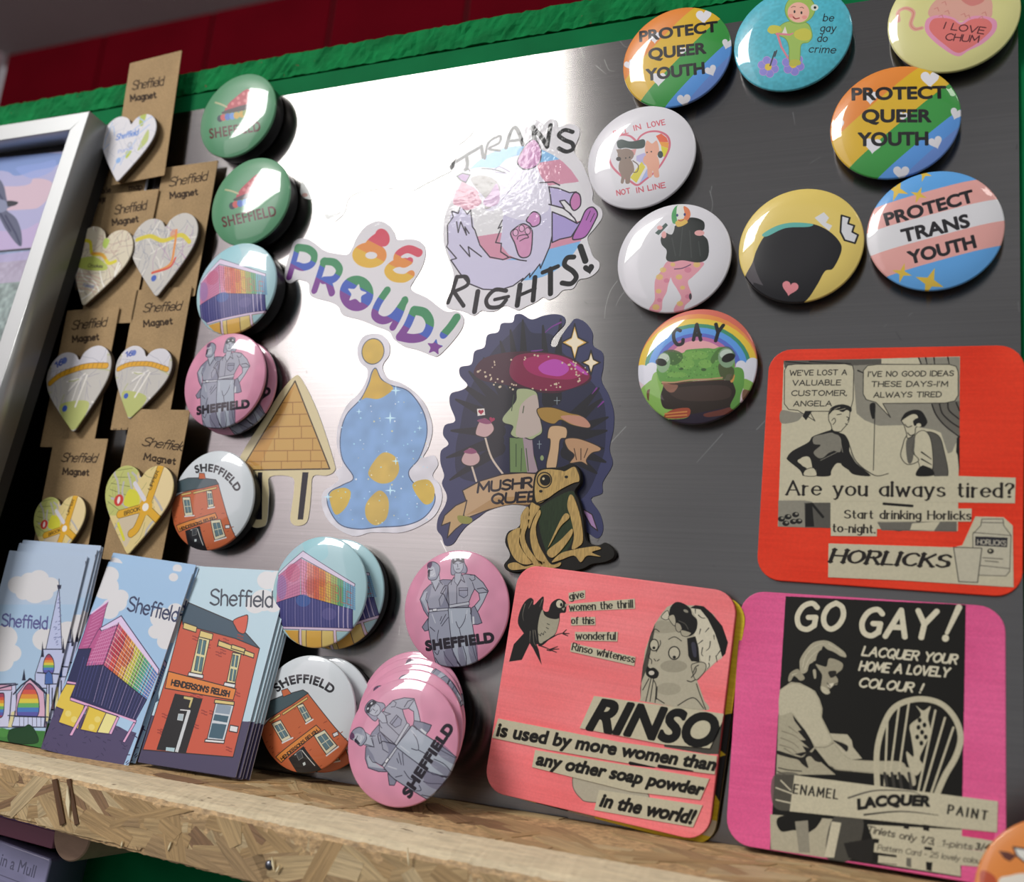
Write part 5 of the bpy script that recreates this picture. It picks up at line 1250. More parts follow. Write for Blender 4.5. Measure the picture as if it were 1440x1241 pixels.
for t_, b_ in (('LACQUER YOUR', "596 300 985 336"), ('HOME A LOVELY', "584 362 952 390"), ('COLOUR !', "582 430 840 456")): a.pen(t_, b_, 36, '#cfc9b0', 9, slant=.24, track=2)
a.grain(.03, .6, .6, 9)
m = print_mat('print_magenta_go_gay', a, rough=.42, coat=.12, cr=.3)
coaster(fr, a, m, mat('magenta_paint_edge', '#a83060', rough=.5), 'magenta coaster reading GO GAY! with a woman lacquering a chair, standing on the ledge', [photo, s2_, s3_, s1_])

# --- pink soap coaster and the yellow one behind it
fy = flat(67.2, -123.4, 4.7, -5.3, 0)
ya = Art(CO, CO, '#d0b822'); paintwash(ya, .12, 33)
for P_ in ("-30 -54 -18 -44 -10 -54", "-22 -54 -4 -54 -6 -47", "44 0 54 4 54 -14 46 -10", "50 -16 54 -14 54 -34 49 -28"): ya.poly(P_, '#1a1917')
ya.poly("-14 -54 -6 -46 0 -54", '#a8a08c'); ya.poly("47 -2 51 -1 51 -8 47 -8", '#c9c2a8'); ya.poly("46 -42 54 -42 54 -49 46 -49", pap)
ym = print_mat('print_yellow', ya, rough=.42, coat=.12, cr=.3)
c = thing('square_coaster', fy, 'yellow coaster mostly hidden behind the pink soap advert coaster', 'coaster', 'square collage coasters')
obj('board', plate('board', rrect(CO, CO, 10.5, 7), 3.4, [ym, mat('yellow_paint_edge', '#8a7a1c', rough=.5)], z0=-3.4, uv=(CO, CO), bev=.35), I4, c)
fr = flat(64.5, -121.7, 8.6, math.degrees(-.07), 0)
a = Art(CO, CO, '#f58285', fr, 'r8', 7)
paintwash(a, .055, 41, .6, 30)
a.A[..., 1:] *= (1.03 - .1 * vnoise(a.h, a.w, 40, 200, 77))[..., None]
head = "705 590 684 612 690 480 700 400 740 290 790 220 830 198 880 212 930 212 985 250 1020 310 1044 370 1036 400 1000 440 960 480 915 520 940 590 960 645 880 640 700 612"
a.poly(head, '#b5af98', 0)
a.use('c3'); f1, f2 = '#b3ad97', '#8e8976'
a.poly("300 250 350 190 420 170 560 400 570 560 600 690 720 700 650 900 640 930 700 1040 740 1170 120 1080 110 1050 130 800 180 560 220 420 260 320", f1, 1)
a.ell(430, 740, 130, 60, f2, a=.6); a.poly("280 300 420 320 460 400 300 420 230 400", f2, 1, a=.5); a.ell(380, 960, 120, 60, f2, a=.4)
a.poly("600 180 680 190 760 270 830 420 880 560 900 650 850 690 750 770 700 700 650 520 630 440 660 300", '#cfc9b2', 1)
a.poly("590 175 640 148 720 160 800 230 900 350 955 510 930 620 900 650 870 540 830 420 760 280 690 190", ink, 0)
a.poly("395 180 450 120 520 130 590 180 610 240 655 290 655 370 620 430 560 450 480 400 440 330 390 280", ink, 1)
a.poly("310 260 370 200 385 270 350 290", '#c9c3ac', 1, ol=ink, w=5); a.poly("380 260 430 240 450 300 440 350 400 310", '#b0aa94', 1, ol=ink, w=5); a.poly("450 320 490 330 510 380 480 410 450 380", '#a09a86', 1, ol=ink, w=5); a.poly("500 390 560 400 600 420 560 452 510 440", '#a8a28c', 1, ol=ink, w=5); a.ell(548, 205, 26, 14, '#8e8a7a', rot=25); a.line("480 300 540 330 570 380", '#55524a', 8, 1)
a.poly("560 470 640 450 670 560 680 700 600 690 572 640", ink, 0); a.poly("600 520 640 520 650 640 620 640", '#3c3c48', 1)
a.poly("110 1060 115 900 180 740 240 420 250 330 200 450 170 580 130 740 105 960", ink, 0, a=.7)
for P_ in ("640 190 640 230", "670 245 700 270 735 275", "690 380 678 430", "770 370 735 410", "710 490 665 525", "785 500 775 560 745 590", "820 440 822 480", "710 560 700 620 715 640", "780 640 775 690", "880 590 845 640", "840 640 850 700", "770 710 775 740 755 765"): a.line(P_, ink, 9, 1, w2=4)
a.poly("600 740 640 710 700 700 740 720 740 770 700 830 640 870", f1, 1, ol=ink, w=6); a.lines("620 800 640 750 670 730|650 760 640 800 600 850|560 880 600 890 640 870|650 910 680 1000 740 1160|470 1120 620 1045 720 1150|260 1050 340 1100", ink, 8, 1)
a.ell(435, 612, 54, 62, '#bfb9a2', ol=ink, w=10).ell(436, 652, 16, 14, ink); a.ell(240, 535, 42, 56, '#bfb9a2', ol=ink, w=9).ell(238, 562, 14, 14, ink)
a.lines("380 480 440 455 505 495|215 420 250 380 290 405|300 490 300 530 260 600|200 615 185 650 215 680 215 715|240 670 255 690|270 690 290 675", ink, 7, 1)
a.poly("175 740 200 760 240 755 285 800 270 850 220 860 175 835 160 800", ink, 1); a.ell(215, 805, 28, 22, '#c9c3b4')
a.lines("190 860 130 970|210 860 160 1080|235 860 200 1080|240 880 260 940 250 1090|270 940 262 1060", ink, 8, 1)
a.use('r8')
# bird
a.use('b1')
a.poly("200 460 140 355 160 230 210 130 270 85 305 110 310 160 400 72 415 110 405 210 460 230 490 150 540 105 590 98 650 140 648 235 600 245 585 260 580 340 540 470 480 520 400 590 350 580 270 560 230 500", ink, 1)
a.poly("355 480 350 400 370 280 400 210 420 260 470 290 530 300 572 290 575 340 540 460 480 510 400 565 365 560", '#a39e88', 1); a.poly("415 250 470 230 560 250 575 300 520 310 450 290", ink, 1)
a.poly("95 580 200 465 300 470 260 580 180 745 45 765", ink, 0); a.poly("260 560 330 560 360 640 392 798 340 700 300 620", ink, 0)
a.lines("215 150 190 260 200 330|290 120 250 200|400 100 370 180|270 440 265 560|300 430 310 560 340 600|320 430 340 540", '#7a7668', 8, 1, w2=3); a.lines("360 470 380 490 385 465|390 460 410 480 415 455|420 440 435 455|440 400 465 415|450 360 475 370", ink, 6)
a.ell(582, 150, 36, 42, '#c9c3aa').ell(600, 158, 13, 20, ink); a.poly("640 150 685 150 640 185", '#a39e88'); a.poly("605 200 640 185 625 225", '#a39e88')
a.lines("410 560 480 520 560 475 620 460|620 460 655 425|620 465 685 465|620 468 670 490|360 590 420 610 480 635|480 635 560 605|480 635 575 630|480 638 550 665|450 640 490 650", ink, 13, w2=8)
a.use('r8')
ss = [("383 160 452 148 452 184 384 196", 'give', "390 188 446 178", 27), ("384 206 658 184 660 226 386 238", 'women the thrill', "388 234 650 220", 29), ("393 262 494 260 495 294 394 296", 'of this', "396 288 488 288", 27),
      ("410 322 588 322 586 362 410 358", 'wonderful', "416 352 578 354", 29), ("395 368 662 426 656 464 390 404", 'Rinso whiteness', "398 396 654 450", 28)]
blob = "400 960 420 905 560 900 700 980 690 1030 480 1030 430 1010"
R1 = "490 588 1028 662 1020 700 1000 740 970 806 780 790 430 722"; R2 = "92 682 300 722 600 780 1000 838 990 914 640 870 300 812 66 762"; R3 = "245 812 440 845 968 932 930 1020 640 985 232 884"; R4 = "510 978 940 1042 900 1134 490 1062"
a.poly("780 790 1020 700 1012 830 960 830 780 800", '#4a4840'); a.poly(blob, '#b0aa96', 1, ol='#55524a', w=3)
for q in (R1, R2, R3, R4): a.poly(q, pap)
a.lines("640 868 740 885|760 880 900 900", ink, 14, w2=4)
for q, t_, b_, h_ in ss: a.poly(q, pap); a.pen(t_, b_, h_, '#24221e', 6, serif=.6, thin=.5, track=2.4)
a.text('RINSO', "448 722 985 802", "500 604 1012 674", '#161512', 1.9, slant=.12)
a.text('is used by more women than', "80 752 360 798 990 898", "88 700 370 748 1004 850", '#1a1814', .74, slant=.1); a.text('any other soap powder', "246 872 934 1000", "258 824 950 954", '#1a1814', .74, slant=.1); a.text('in the world!', "508 1044 896 1120", "524 994 918 1066", '#1a1814', .74, slant=.1)
a.grain(.02, .6, .6, 5)
m = print_mat('print_pink_soap', a, rough=.42, coat=.12, cr=.3)
coaster(fr, a, m, mat('pink_paint_edge', '#b8484a', rough=.5), 'salmon pink coaster with a small bird and a surprised woman in an old soap advert', [head] + [s_[0] for s_ in ss] + [R4, R3, R2, R1])

# ================================================================== kraft cards with map hearts
kraft_edge = mat('kraft_edge', '#8f7350', rough=.8)
CW, CH = 45.0, 92.0
def kcard(px_tl, px_tr, crop, w, script=None, magnet=None, extra=None, rot=0, seed=1, h=CH):
    """top corners from the photo give the place; the card hangs straight down"""
    x0, y0, c = CR[crop]; f0 = Fr((0, 0, w))
    q = f0.px(num([px_tl, px_tr]) * c + (x0, y0)); mid = q.mean(0)
    cr_, sr_ = math.cos(math.radians(rot)), math.sin(math.radians(rot))
    fr = flat(mid[0] + sr_ * h / 2, mid[1] - cr_ * h / 2, w, rot)
    a = Art(CW, h, '#a58a64', fr, crop, 6)
    a.grain(.06, .5, .5, seed).grain(.04, 14, 10, seed + 5).speck(260, '#6f5738', .12, seed, .5).speck(120, '#c2a880', .12, seed + 9, .5)
    if script: a.pen('Sheffield', script, 44, '#3a2c20', 5.5, slant=.34, track=.6)
    if magnet: a.pen('Magnet', magnet, 30, '#3a2c20', 7.5, serif=.9, track=2.6)
    for t_, b_ in (extra or []): a.pen(t_, b_, 26, '#43342a', 5, serif=.7, track=2.4)
    return fr, a
_HH = (1.21, 1) * num("0 16,2.5 20,6 22.6,10.5 23.8,15 22.8,19.5 19,22.4 13,23 6.5,21.3 -1,17 -9.5,10.5 -19.5,4 -28.5,0 -33")
def hpts(sc=1.0):
    h = np.vstack([_HH, (_HH[1:-1] * (-1, 1))[::-1]])[::-1]
    q = smooth(h, True, 3)
    return q * sc
def heart_frame(fr, crop, notch, tip, z=4.2):
    x0, y0, c = CR[crop]
    g = Fr(fr.O + fr.n * z, fr.ex, fr.ey)
    n_, t_ = g.px(num([notch, tip]) * c + (x0, y0))
    d = n_ - t_; ang = math.atan2(d[1], d[0]) - math.pi / 2; L_ = np.hypot(*d)
    ny, ty = 16.0, -33.0
    mid = t_ + d / L_ * (-ty) * (L_ / (ny - ty))
    return g.rel(mid[0], mid[1], 0, ang), L_ / (ny - ty)
def roads(a, seed, n, col, w, jitter=9):
    R = random.Random(seed)
    for _ in range(n):
        x, y, t = R.uniform(-24, 24), R.uniform(-26, 26), R.uniform(0, 6.28); P_ = [(x, y)]
        for _k in range(R.randint(2, 4)):
            t += R.uniform(-.5, .5); l = R.uniform(3, jitter); x += l * math.cos(t); y += l * math.sin(t); P_.append((x, y))
        a.seg(np.array(P_), w, col)
def mapart(kind, seed):
    a = Art(60, 70, dict(w='#d8d6da', c='#d6ccb4', g='#c3bfb8', y='#dcc88a')[kind[0]], ppm=7)
    a.crop = None
    if kind == 'white':
        a.poly([(8, 24), (14, 24), (13, 14), (9, 15)], '#a9b84a', 1).poly([(20, 10), (22, 0), (14, -8), (16, 2)], '#b4c070', 1).poly([(2, -8), (8, -8), (4, -14)], '#b4c24a', 1)
        roads(a, seed, 30, '#b9bcc8', .35); roads(a, seed + 1, 8, '#a8bce0', .9)
        a.pen('Sheffield', [(-12, 3), (10, 6)], 5, '#5d84cc', .9, slant=.1); a.ell(-4, -15, 2.5, None, '#8ab0e0').ell(4, -2, 2, None, '#c8ccd8', ol='#8c8c98', w=.4)
        a.pen('Ponds', [(-6, -9), (8, -6)], 3, '#8aa0d4', .5)
    if kind == 'cream':
        roads(a, seed, 40, '#b08c84', .3); roads(a, seed + 1, 26, '#8c8078', .25, 6); roads(a, seed + 3, 10, '#f0ece0', 1.2)
        a.poly([(-20, -2), (-6, 2), (8, -2), (10, -6), (-4, -8), (-18, -7)], '#b4c05c', 1).poly([(-1, 16), (4, 15), (3, 9), (-1, 11)], '#b4cc5c', 1)
        a.seg(smooth(num([(-23, 12), (-14, 12), (-8, 4), (2, 4), (10, -1), (16, 1)]), False), 2.6, '#d8cc30'); a.seg(smooth(num([(-8, 4), (0, 4.5), (6, 2)]), False), 2, '#dca03c')
        a.pen('Crookes', [(-8, -6), (6, -5)], 2.4, '#4a4438', .45)
        for k in range(5): a.seg(smooth(num([(-18, -12 - 2.4 * k), (-4, -11 - 2.6 * k), (8, -13 - 2.4 * k)]), False), .3, '#c88c80')
        a.pen('Fulwood', [(-6, -20), (4, -20)], 2.2, '#7a8ec0', .4)
    if kind == 'grey':
        roads(a, seed, 60, '#8c8e9c', .3, 6); roads(a, seed + 1, 14, '#d8d4cc', 1.0); roads(a, seed + 2, 10, '#b08cac', .4)
        a.seg(smooth(num([(-23, 10), (-12, 11), (0, 6), (14, 8), (22, 2)]), False), 3.0, '#d0c02c'); a.seg(smooth(num([(10, 12), (10, 0), (8, -12), (-6, -16)]), False), 1.8, '#dc8c3c')
        a.seg(smooth(num([(-6, -16), (8, -14), (12, -8)]), False), 1.4, '#cf4a3c'); a.ell(-4, -20, 2.2, None, '#3a5cb4'); a.ell(8, 10, 3, None, '#dc7850', a=.5)
    if kind == 'grey2':
        roads(a, seed, 30, '#9c98a4', .35, 8); roads(a, seed + 1, 12, '#e2ded8', 1.3); roads(a, seed + 2, 12, '#b4b884', .8, 5)
        a.poly([(-24, 26), (24, 26), (24, 10), (-24, 8)], '#d4d2d8'); roads(a, seed + 4, 9, '#a8a8b4', .3)
        a.poly([(-14, -14), (0, -12), (12, -16), (4, -30), (-4, -30)], '#b8be74', 1)
        P_ = smooth(num([(-24, 4), (-16, 8), (-4, 10), (8, 10.5), (24, 8)]), False); a.seg(P_, 4.2, '#8c6420'); a.seg(P_, 3.5, '#dca42c')
        for k in range(11): a.seg(num([(-20 + 4 * k, 7 + 2.2 * math.sin(k / 3.4)), (-19 + 4 * k, 11 + 1.6 * math.sin(k / 3.4))]), .3, '#7c5418')
        a.pen('16', [(-20, 14), (-14, 16)], 4, '#3c54ac', 1.1); a.ell(-13, 18, 2.4, None, '#4c64b8', a=.8); a.ell(-9, -16, 2.2, None, '#3c5cb4')
        a.seg(num([(8, 4), (0, -16)]), 1.6, '#e4e0d8')
    if kind == 'yellow':
        a.poly([(-26, 30), (-4, 30), (-6, 4), (-12, -8), (-26, -4)], '#bcc070', 1); roads(a, seed, 26, '#98945c', .3, 6)
        for k in range(6): a.seg(num([(-24, 20 - 4 * k), (-8, 22 - 6 * k)]), .35, '#6c7440')
        a.poly([(16, 22), (26, 20), (26, -10), (14, 0)], '#e4cf9c', 1); roads(a, seed + 2, 14, '#b8b4b0', 1.5, 6)
        a.poly([(-8, 8), (0, 6), (2, -2), (-10, -2)], '#d4d03c', 1); a.poly([(-12, -12), (4, -8), (0, -24), (-4, -28)], '#cfc0a4', 1); a.seg(num([(-12, -14), (-5, -24)]), 2, '#d8d23c')
        for P_ in ([(15, 24), (10, 2), (8, -3)], [(-12, -8), (0, -5), (8, -3)], [(8, -3), (22, -12)], [(8, -3), (4, -16), (0, -20)]):
            q = smooth(num(P_), False); a.seg(q, 5.6, '#8c6a20'); a.seg(q, 4.8, '#dca82c')
        a.ell(8, -3, 5.5, None, '#dca82c').ell(8, -3, 2.6, None, '#ece6dc').ell(-15, 1, 3.8, None, '#c83a30').ell(-15, 1, 1.2, 2.4, '#ecdcd8')
        a.seg(num([(-4, 12), (6, 2)]), 3, '#d8d4dc'); a.pen('BROOK', [(-8, -8.6), (4, -5)], 2.4, '#54400c', .5); a.pen('UPPER', [(10, 8), (14, 20)], 2.4, '#54400c', .5)
    return a
cork = mat('heart_wood_side', '#4c3c28', rough=.7)
GRP = 'heart magnets on brown cards'
HM = {}
def hcard(fr, a, name, crop, notch, tip, kind, seed, label, z=5.2):
    m = print_mat(name, a, rough=.8)
    c = thing('heart_magnet', fr, label, 'magnet', GRP)
    obj('backing_card', plate('backing_card', [(x, y) for x, y in rrect(CW, a.H, .5, 1)], .5, [m, kraft_edge], z0=-.5, uv=(CW, a.H)), I4, c)
    hf, k = heart_frame(fr, crop, notch, tip, z)
    if kind not in HM:
        ma = mapart(kind, seed); HM[kind] = print_mat('map_' + kind, ma, rough=.5, coat=.15, cr=.3)
    me = plate('map_heart', hpts(k), 3.4, [HM[kind], cork], z0=-3.4, uv=(60 * k, 70 * k), bev=.5)
    h = obj('map_heart', me, hf, c)
    obj('magnet_disc', lathe('magnet_disc', [(7, -3.3), (7, -z + .1), (0, -z + .1)], [black], seg=24), I4, h)
    return c
fr, a = kcard((855, 800), (1115, 800), 'k1', 4.0, None, None)       # placed below by its own corners
def fix(tl, tr, crop, w, **k): return kcard(tl, tr, crop, w, **k)
fr, a = fix((480, 815), (790, 806), 'k1', 3.0, extra=[('Handmade', "420 990 560 972"), ('an original', "440 1030 560 1016"), ('map', "655 962 720 956")], seed=3)
o = thing('kraft_card', fr, 'plain brown card in a clear sleeve behind the topmost heart magnet', 'card')
obj('card_sheet', plate('card_sheet', rrect(CW, CH, .5, 1), .5, [print_mat('kraft_b', a, rough=.8), kraft_edge], z0=-.5, uv=(CW, CH)), I4, o)
slv = mat('sleeve_glint_grey', '#c9ccd2', rough=.15, coat=1)
for x in (-23.4, 23.0): obj('sleeve_edge_glint', box('sleeve_edge_glint', x, x + 1.0, -44, 45, -.6, .5, [slv]), I4, o)  # light grey strips stand for the glints along the clear sleeve's edges
fr, a = fix((665, 310), (912, 265), 'k1', 9.0, script="668 455 825 432", magnet="662 512 790 494", seed=4, rot=3)
hcard(fr, a, 'kraft_a', 'k1', (662, 628), (592, 918), 'white', 5, 'topmost heart magnet, white map, its card rising above the green board')
fr, a = fix((815, 850), (1115, 812), 'k1', 5.0, script="855 945 1045 912", magnet="862 1004 1000 985", seed=6)
hcard(fr, a, 'kraft_d', 'k2', (836, 68), (790, 420), 'grey', 15, 'tilted grey map heart magnet in the right column, second from the top')
fr, a = fix((545, 968), (800, 972), 'k1', 6.5, script="578 1086 738 1060", magnet="570 1140 700 1122", seed=8, rot=-1)
hcard(fr, a, 'kraft_c', 'k2', (536, 128), (420, 465), 'cream', 25, 'cream and green map heart magnet in the left column, beside the silver frame')
fr, a = fix((680, 380), (982, 378), 'k2', 6.5, script="722 502 912 490", magnet="728 574 872 560", extra=[], seed=10)
fr_f = fr
a.pen('Handmade from', "578 1118 700 1112", 26, '#43342a', 5, serif=.7); a.pen('an original map', "556 1172 700 1160", 26, '#43342a', 5, serif=.7)
hcard(fr, a, 'kraft_f', 'k2', (738, 726), (652, 1040), 'grey2', 35, 'white and orange map heart magnet in the right column, above the front brown card')
fr, a = fix((345, 490), (600, 478), 'k2', 8.0, script="362 590 535 572", magnet="368 652 500 640", seed=12)
hcard(fr, a, 'kraft_e', 'k2', (400, 744), (370, 1105), 'grey2', 35, 'white and orange map heart magnet in the left column, directly under the cream one')
fr, a = fix((652, 45), (980, 72), 'k3', 11.0, script="715 240 932 268", magnet="728 310 885 336", seed=14, rot=-1.5)
hcard(fr, a, 'kraft_g', 'k3', (712, 402), (645, 790), 'yellow', 45, 'complete yellow map heart magnet in front, at the foot of the right column of cards')
fr, a = fix((280, 205), (540, 208), 'k3', 10.0, script="308 322 484 326", magnet="318 385 448 392", seed=16)
hcard(fr, a, 'kraft_h', 'k3', (306, 545), (262, 850), 'yellow', 45, 'yellow map heart magnet cut off below by the church postcards')

# ================================================================== postcards
PW, PH = 63.0, 107.0
card_edge = mat('postcard_edge', '#b9bcc6', rough=.6)
def cloud(a, P, col='#d9d8da'):
    for x, y, r in P: a.ell(x, y, r, r * .9, col)
def futura(a, base, h, col='#3a3c4c', w=7): a.pen('Sheffield', base, h, col, w, track=1.5)
def pstack(fr, a, mname, label_front, n, offs, back_labels, grp):
    m = print_mat(mname, a, rough=.42, coat=.15, cr=.25)
    me = plate('postcard', rrect(PW, PH, .4, 1), .45, [m, card_edge], z0=-.45, uv=(PW, PH))
    obj('postcard', me, fr, label=label_front, cat='postcard', group=grp)
    for (x, y, z, r), l in zip(offs, back_labels):
        obj('postcard', me, fr.rel(x, y, z, math.radians(r)), label=l, cat='postcard', group=grp)

# --- church spire
fr = flat(-281.0, -128.3, 29.5, -.6, .06)
a = Art(PW, PH, '#a9c4de', fr, 's3', 7)
a.poly("-200 0 500 0 480 330 -200 330", '#b4c6dc')
cloud(a, [(90, 230, 50), (150, 210, 48), (200, 200, 52), (260, 230, 44), (180, 270, 60), (120, 270, 40), (230, 270, 44), (20, 500, 70), (60, 580, 50), (-40, 560, 90), (10, 620, 60), (230, 510, 64), (350, 480, 70), (400, 560, 60), (300, 560, 70), (420, 440, 40)])
st, sp, lav = '#2c2e44', '#bcc4e4', '#c9cbe6'
a.line("440 110 432 330 392 560", '#30344a', 4); a.poly("392 540 384 600 420 600", '#3c4058')
a.poly("303 240 318 560 235 560", sp, 0, ol=st, w=4); a.poly("293 230 315 230 312 250 296 250", '#33344a'); a.line("303 200 303 236", st, 4)
Rr = random.Random(6)
for _ in range(26):
    y = Rr.uniform(300, 550); x = 303 + Rr.uniform(-.22, .05) * (y - 240) * .7; a.line([(x, y), (x + 9, y - 4)], '#6c74a4', 3)
a.poly("222 560 330 560 332 760 180 760 180 690", sp, 0, ol=st, w=4)
for P_ in ("210 600 218 520 226 600", "318 580 324 500 332 580", "112 720 124 660 132 720", "322 640 332 560 340 640"): a.poly(P_, '#2a2c40')
rb = ['#a04a64', '#cf5a4c', '#dc9440', '#d8c84c', '#6cae64', '#4c7cc0', '#5c5ca8']
def rainwin(P, y0, y1):
    P = num(P); a.poly(P, rb[0], 1)
    for k in range(7):
        ya, yb = y0 + (y1 - y0) * k / 7, y0 + (y1 - y0) * (k + 1) / 7
        q = np.array(clip(clip([list(p) for p in smooth(P, True)], ya, yb, 1), -999, 1999, 0))
        if len(q) > 2: a.poly(q, rb[k])
    a.line(np.vstack([smooth(P, True), P[:1]]), st, 4)
rainwin("225 680 226 620 250 585 275 620 272 680", 590, 680)
a.line("190 680 340 690", st, 5); a.poly("232 690 250 670 268 690 272 740 230 740", '#4c6cac', 0, ol=st, w=3)
a.poly("-150 745 80 735 90 960 -150 960", lav, 0, ol=st, w=4); a.poly("-150 742 60 742 60 770 -150 775", '#d4a8c0', 0, ol=st, w=3); a.poly("240 740 345 735 345 990 240 990", sp, 0, ol=st, w=4)
a.poly("72 960 88 790 150 710 225 780 238 960", '#d4acc4', 0, ol=st, w=4); rainwin("92 905 105 800 150 735 195 800 190 905", 745, 905)
a.line("70 790 110 745 155 712 200 745 238 790", st, 8); a.line("0 760 60 745 90 740", st, 6); rainwin("-20 900 -10 800 10 785 22 800 15 900", 790, 900); rainwin("275 850 285 800 300 790 305 850", 795, 850)
a.lines("252 740 250 950|235 790 230 960|60 780 45 960|75 880 60 960|268 760 265 960|290 860 290 960", st, 6); a.poly("240 790 252 790 250 930 236 930", '#d8cf9c'); a.poly("60 880 75 880 62 960 40 960", '#d8cf9c')
a.poly("75 905 230 910 225 960 60 955", '#c4cce8', 0, ol=st, w=3); a.line("40 900 340 912", st, 4)
for x in range(100, 330, 22): a.line([(x, 905), (x, 955)], st, 2.5)
a.poly("-200 960 350 985 350 1200 -200 1200", '#3f7a3c'); a.poly("40 1000 60 970 120 960 150 948 180 980 190 1040 60 1040", '#1f4428', 1, ol='#14301c', w=3); a.poly("0 965 40 975 30 1010 -20 1000", '#4c8a44', 1)
futura(a, "8 440 240 456", 62, '#5a5a90', 8)
pstack(fr, a, 'print_church', 'front postcard of the church spire with rainbow windows, at the far left of the ledge', 3,
       [(4.2, 4.8, -1.4, -.6), (5.6, 7.2, -2.6, -.2), (6.6, 6.2, -4.0, .6), (5.0, 3.5, -5.4, 1.0)],
       ['church postcard just behind the front one, spire edge showing', 'church postcard whose pale top edge stands highest in its stack', 'church postcard third behind the front one, a thin edge showing', 'rearmost church postcard of the stack at far left'], 'church postcards')

# --- rainbow building postcard
fr = flat(-212, -131.2, 27.5, math.degrees(-.06), .17)
a = Art(PW, PH, '#9fc0e0', fr, 's3', 7)
cloud(a, [(560, 180, 50), (540, 240, 70), (500, 220, 60), (600, 320, 52), (560, 360, 50), (620, 290, 40), (830, 400, 60), (870, 460, 70), (850, 520, 45), (800, 470, 40), (900, 360, 40), (890, 190, 24), (570, 340, 44)])
a.poly("200 1040 230 860 290 840 700 990 600 1240 100 1240", '#4e4668', 0)
Rr = random.Random(4)
for _ in range(90):
    x, y = Rr.uniform(180, 700), Rr.uniform(860, 1200); t = Rr.uniform(0, 3.1)
    if y > 840 + (x - 290) * .36: a.line([(x, y), (x + 16 * math.cos(t), y + 16 * math.sin(t))], '#3c3556', 4)
a.poly("460 385 556 315 545 345 520 450 500 470 560 465 530 560 440 650 400 560 430 480", '#b4588c', 0, ol='#33244c', w=3)
a.poly("505 460 610 400 625 420 530 640 435 645 450 560", '#b8588c', 0, ol='#33244c', w=3); a.line("470 375 556 312", '#dcc4e4', 9); a.poly("512 452 622 388 816 664 812 690 612 432 520 466", '#dcc8e8', 0, ol='#33244c', w=4)
prs = ['#c8607c', '#d04a40', '#d4703c', '#dca848', '#ccc850', '#84b858', '#4ca884', '#58a8c4', '#5c84c4']
for i, c in enumerate(prs):
    t0, t1 = i / 9, (i + 1) / 9
    a.poly([(608 + 202 * t0, 425 + 260 * t0), (608 + 202 * t1, 425 + 260 * t1), (530 + 222 * t1, 642 + 178 * t1), (530 + 222 * t0, 642 + 178 * t0)], c)
a.ell(605, 545, 28, 60, '#b02c40', rot=25, a=.7).ell(655, 600, 24, 55, '#b83c28', rot=25, a=.6)
for i in range(20):
    t = i / 19; a.line([(608 + 202 * t, 425 + 260 * t), (530 + 222 * t, 642 + 178 * t)], '#54304c', 2.6 if i % 4 else 5)
for k in range(11):
    t = k / 10; a.line([(608 - 78 * t, 425 + 217 * t), (810 - 58 * t, 685 + 135 * t)], '#e8d0c8', 2.4); a.line([(608 - 78 * t, 425 + 217 * t), (520 - 82 * t, 470 + 176 * t)], '#d89ac0', 2.4); a.line([(545 - 90 * t, 345 + 210 * t), (480 - 60 * t, 385 + 175 * t)], '#d89ac0', 2)
for i in range(8): t = i / 8; a.line([(608 - 90 * t, 425 + 45 * t), (530 - 92 * t, 642 + 2 * t)], '#d89ac0', 2)
a.line("608 425 530 642", '#33244c', 5); a.line("530 642 752 820", '#33244c', 4)
a.poly("402 560 468 556 440 648 530 642 752 820 695 925 370 815 345 725", '#252a54', 0, ol='#1a1838', w=4)
for i in range(17):
    t = i / 16; a.line([(530 + 215 * t, 645 + 172 * t), (480 + 215 * t, 830 + 95 * t)], '#5c5a90' if i % 3 else '#b8a4cc', 2.2)
for i in range(6): t = i / 6; a.line([(430 + 90 * t, 600 + 45 * t), (375 + 90 * t, 800 + 20 * t)], '#50508c', 2.5)
a.poly("345 722 392 730 388 742 340 735", '#dca8cc', 0, ol='#33244c', w=3); a.poly("340 738 388 742 360 810 435 840 400 970 300 935 325 870 275 850", '#dcc04c', 0, ol='#33244c', w=4); a.poly("362 806 700 925 696 940 360 822", '#dca8cc', 0, ol='#33244c', w=3)
a.poly("452 850 545 885 495 990 410 972", '#dcc048', 0, ol='#33244c', w=4); a.poly("545 885 605 905 560 995 498 988", '#e4dc94', 0, ol='#33244c', w=4); a.poly("612 905 690 935 660 985 590 945", '#a8c8e4')
for c in ((350, 890), (380, 920), (500, 920), (470, 960)): a.ell(c[0], c[1], 16, None, '#e4d480', a=.8)
for q in ("438 848 452 852 370 1005 355 1002", "600 905 612 910 572 998 558 994", "685 935 696 940 640 1040 628 1035"): a.poly(q, '#dca8cc', 0, ol='#33244c', w=3)
a.line("455 860 415 965", '#33244c', 4); futura(a, "652 360 905 418", 74, '#343c5c', 9)
pstack(fr, a, 'print_tower_card', 'front postcard of the rainbow building, in the middle of the three stacks', 3,
       [(-1.2, 5.6, -1.6, -.4), (1.0, 4.0, -2.8, .6)], ['rainbow building postcard behind the front one, its blue top showing', 'rearmost rainbow building postcard of the middle stack'], 'rainbow building postcards')
bl2 = flat(-185.5, -128, 14, -3, .13)
a2 = Art(PW, PH, '#a9c4dc'); a2.poly([(-32, 54), (32, 54), (32, 20), (-32, 20)], '#b9cfe4'); a2.line([(22, 54), (26, 40), (27, 20)], '#3c4058', .5); a2.line([(28, 54), (29, 20)], '#3c4058', 1.2); a2.seg(num([(24, 50), (31, 46)]), 1.6, '#4c5468')
obj('postcard', plate('postcard', rrect(PW, PH, .4, 1), .45, [print_mat('print_back_card', a2, rough=.4), card_edge], z0=-.45, uv=(PW, PH)), bl2, label='pale blue postcard poking up between the rainbow building stack and the brick house stack', cat='postcard')

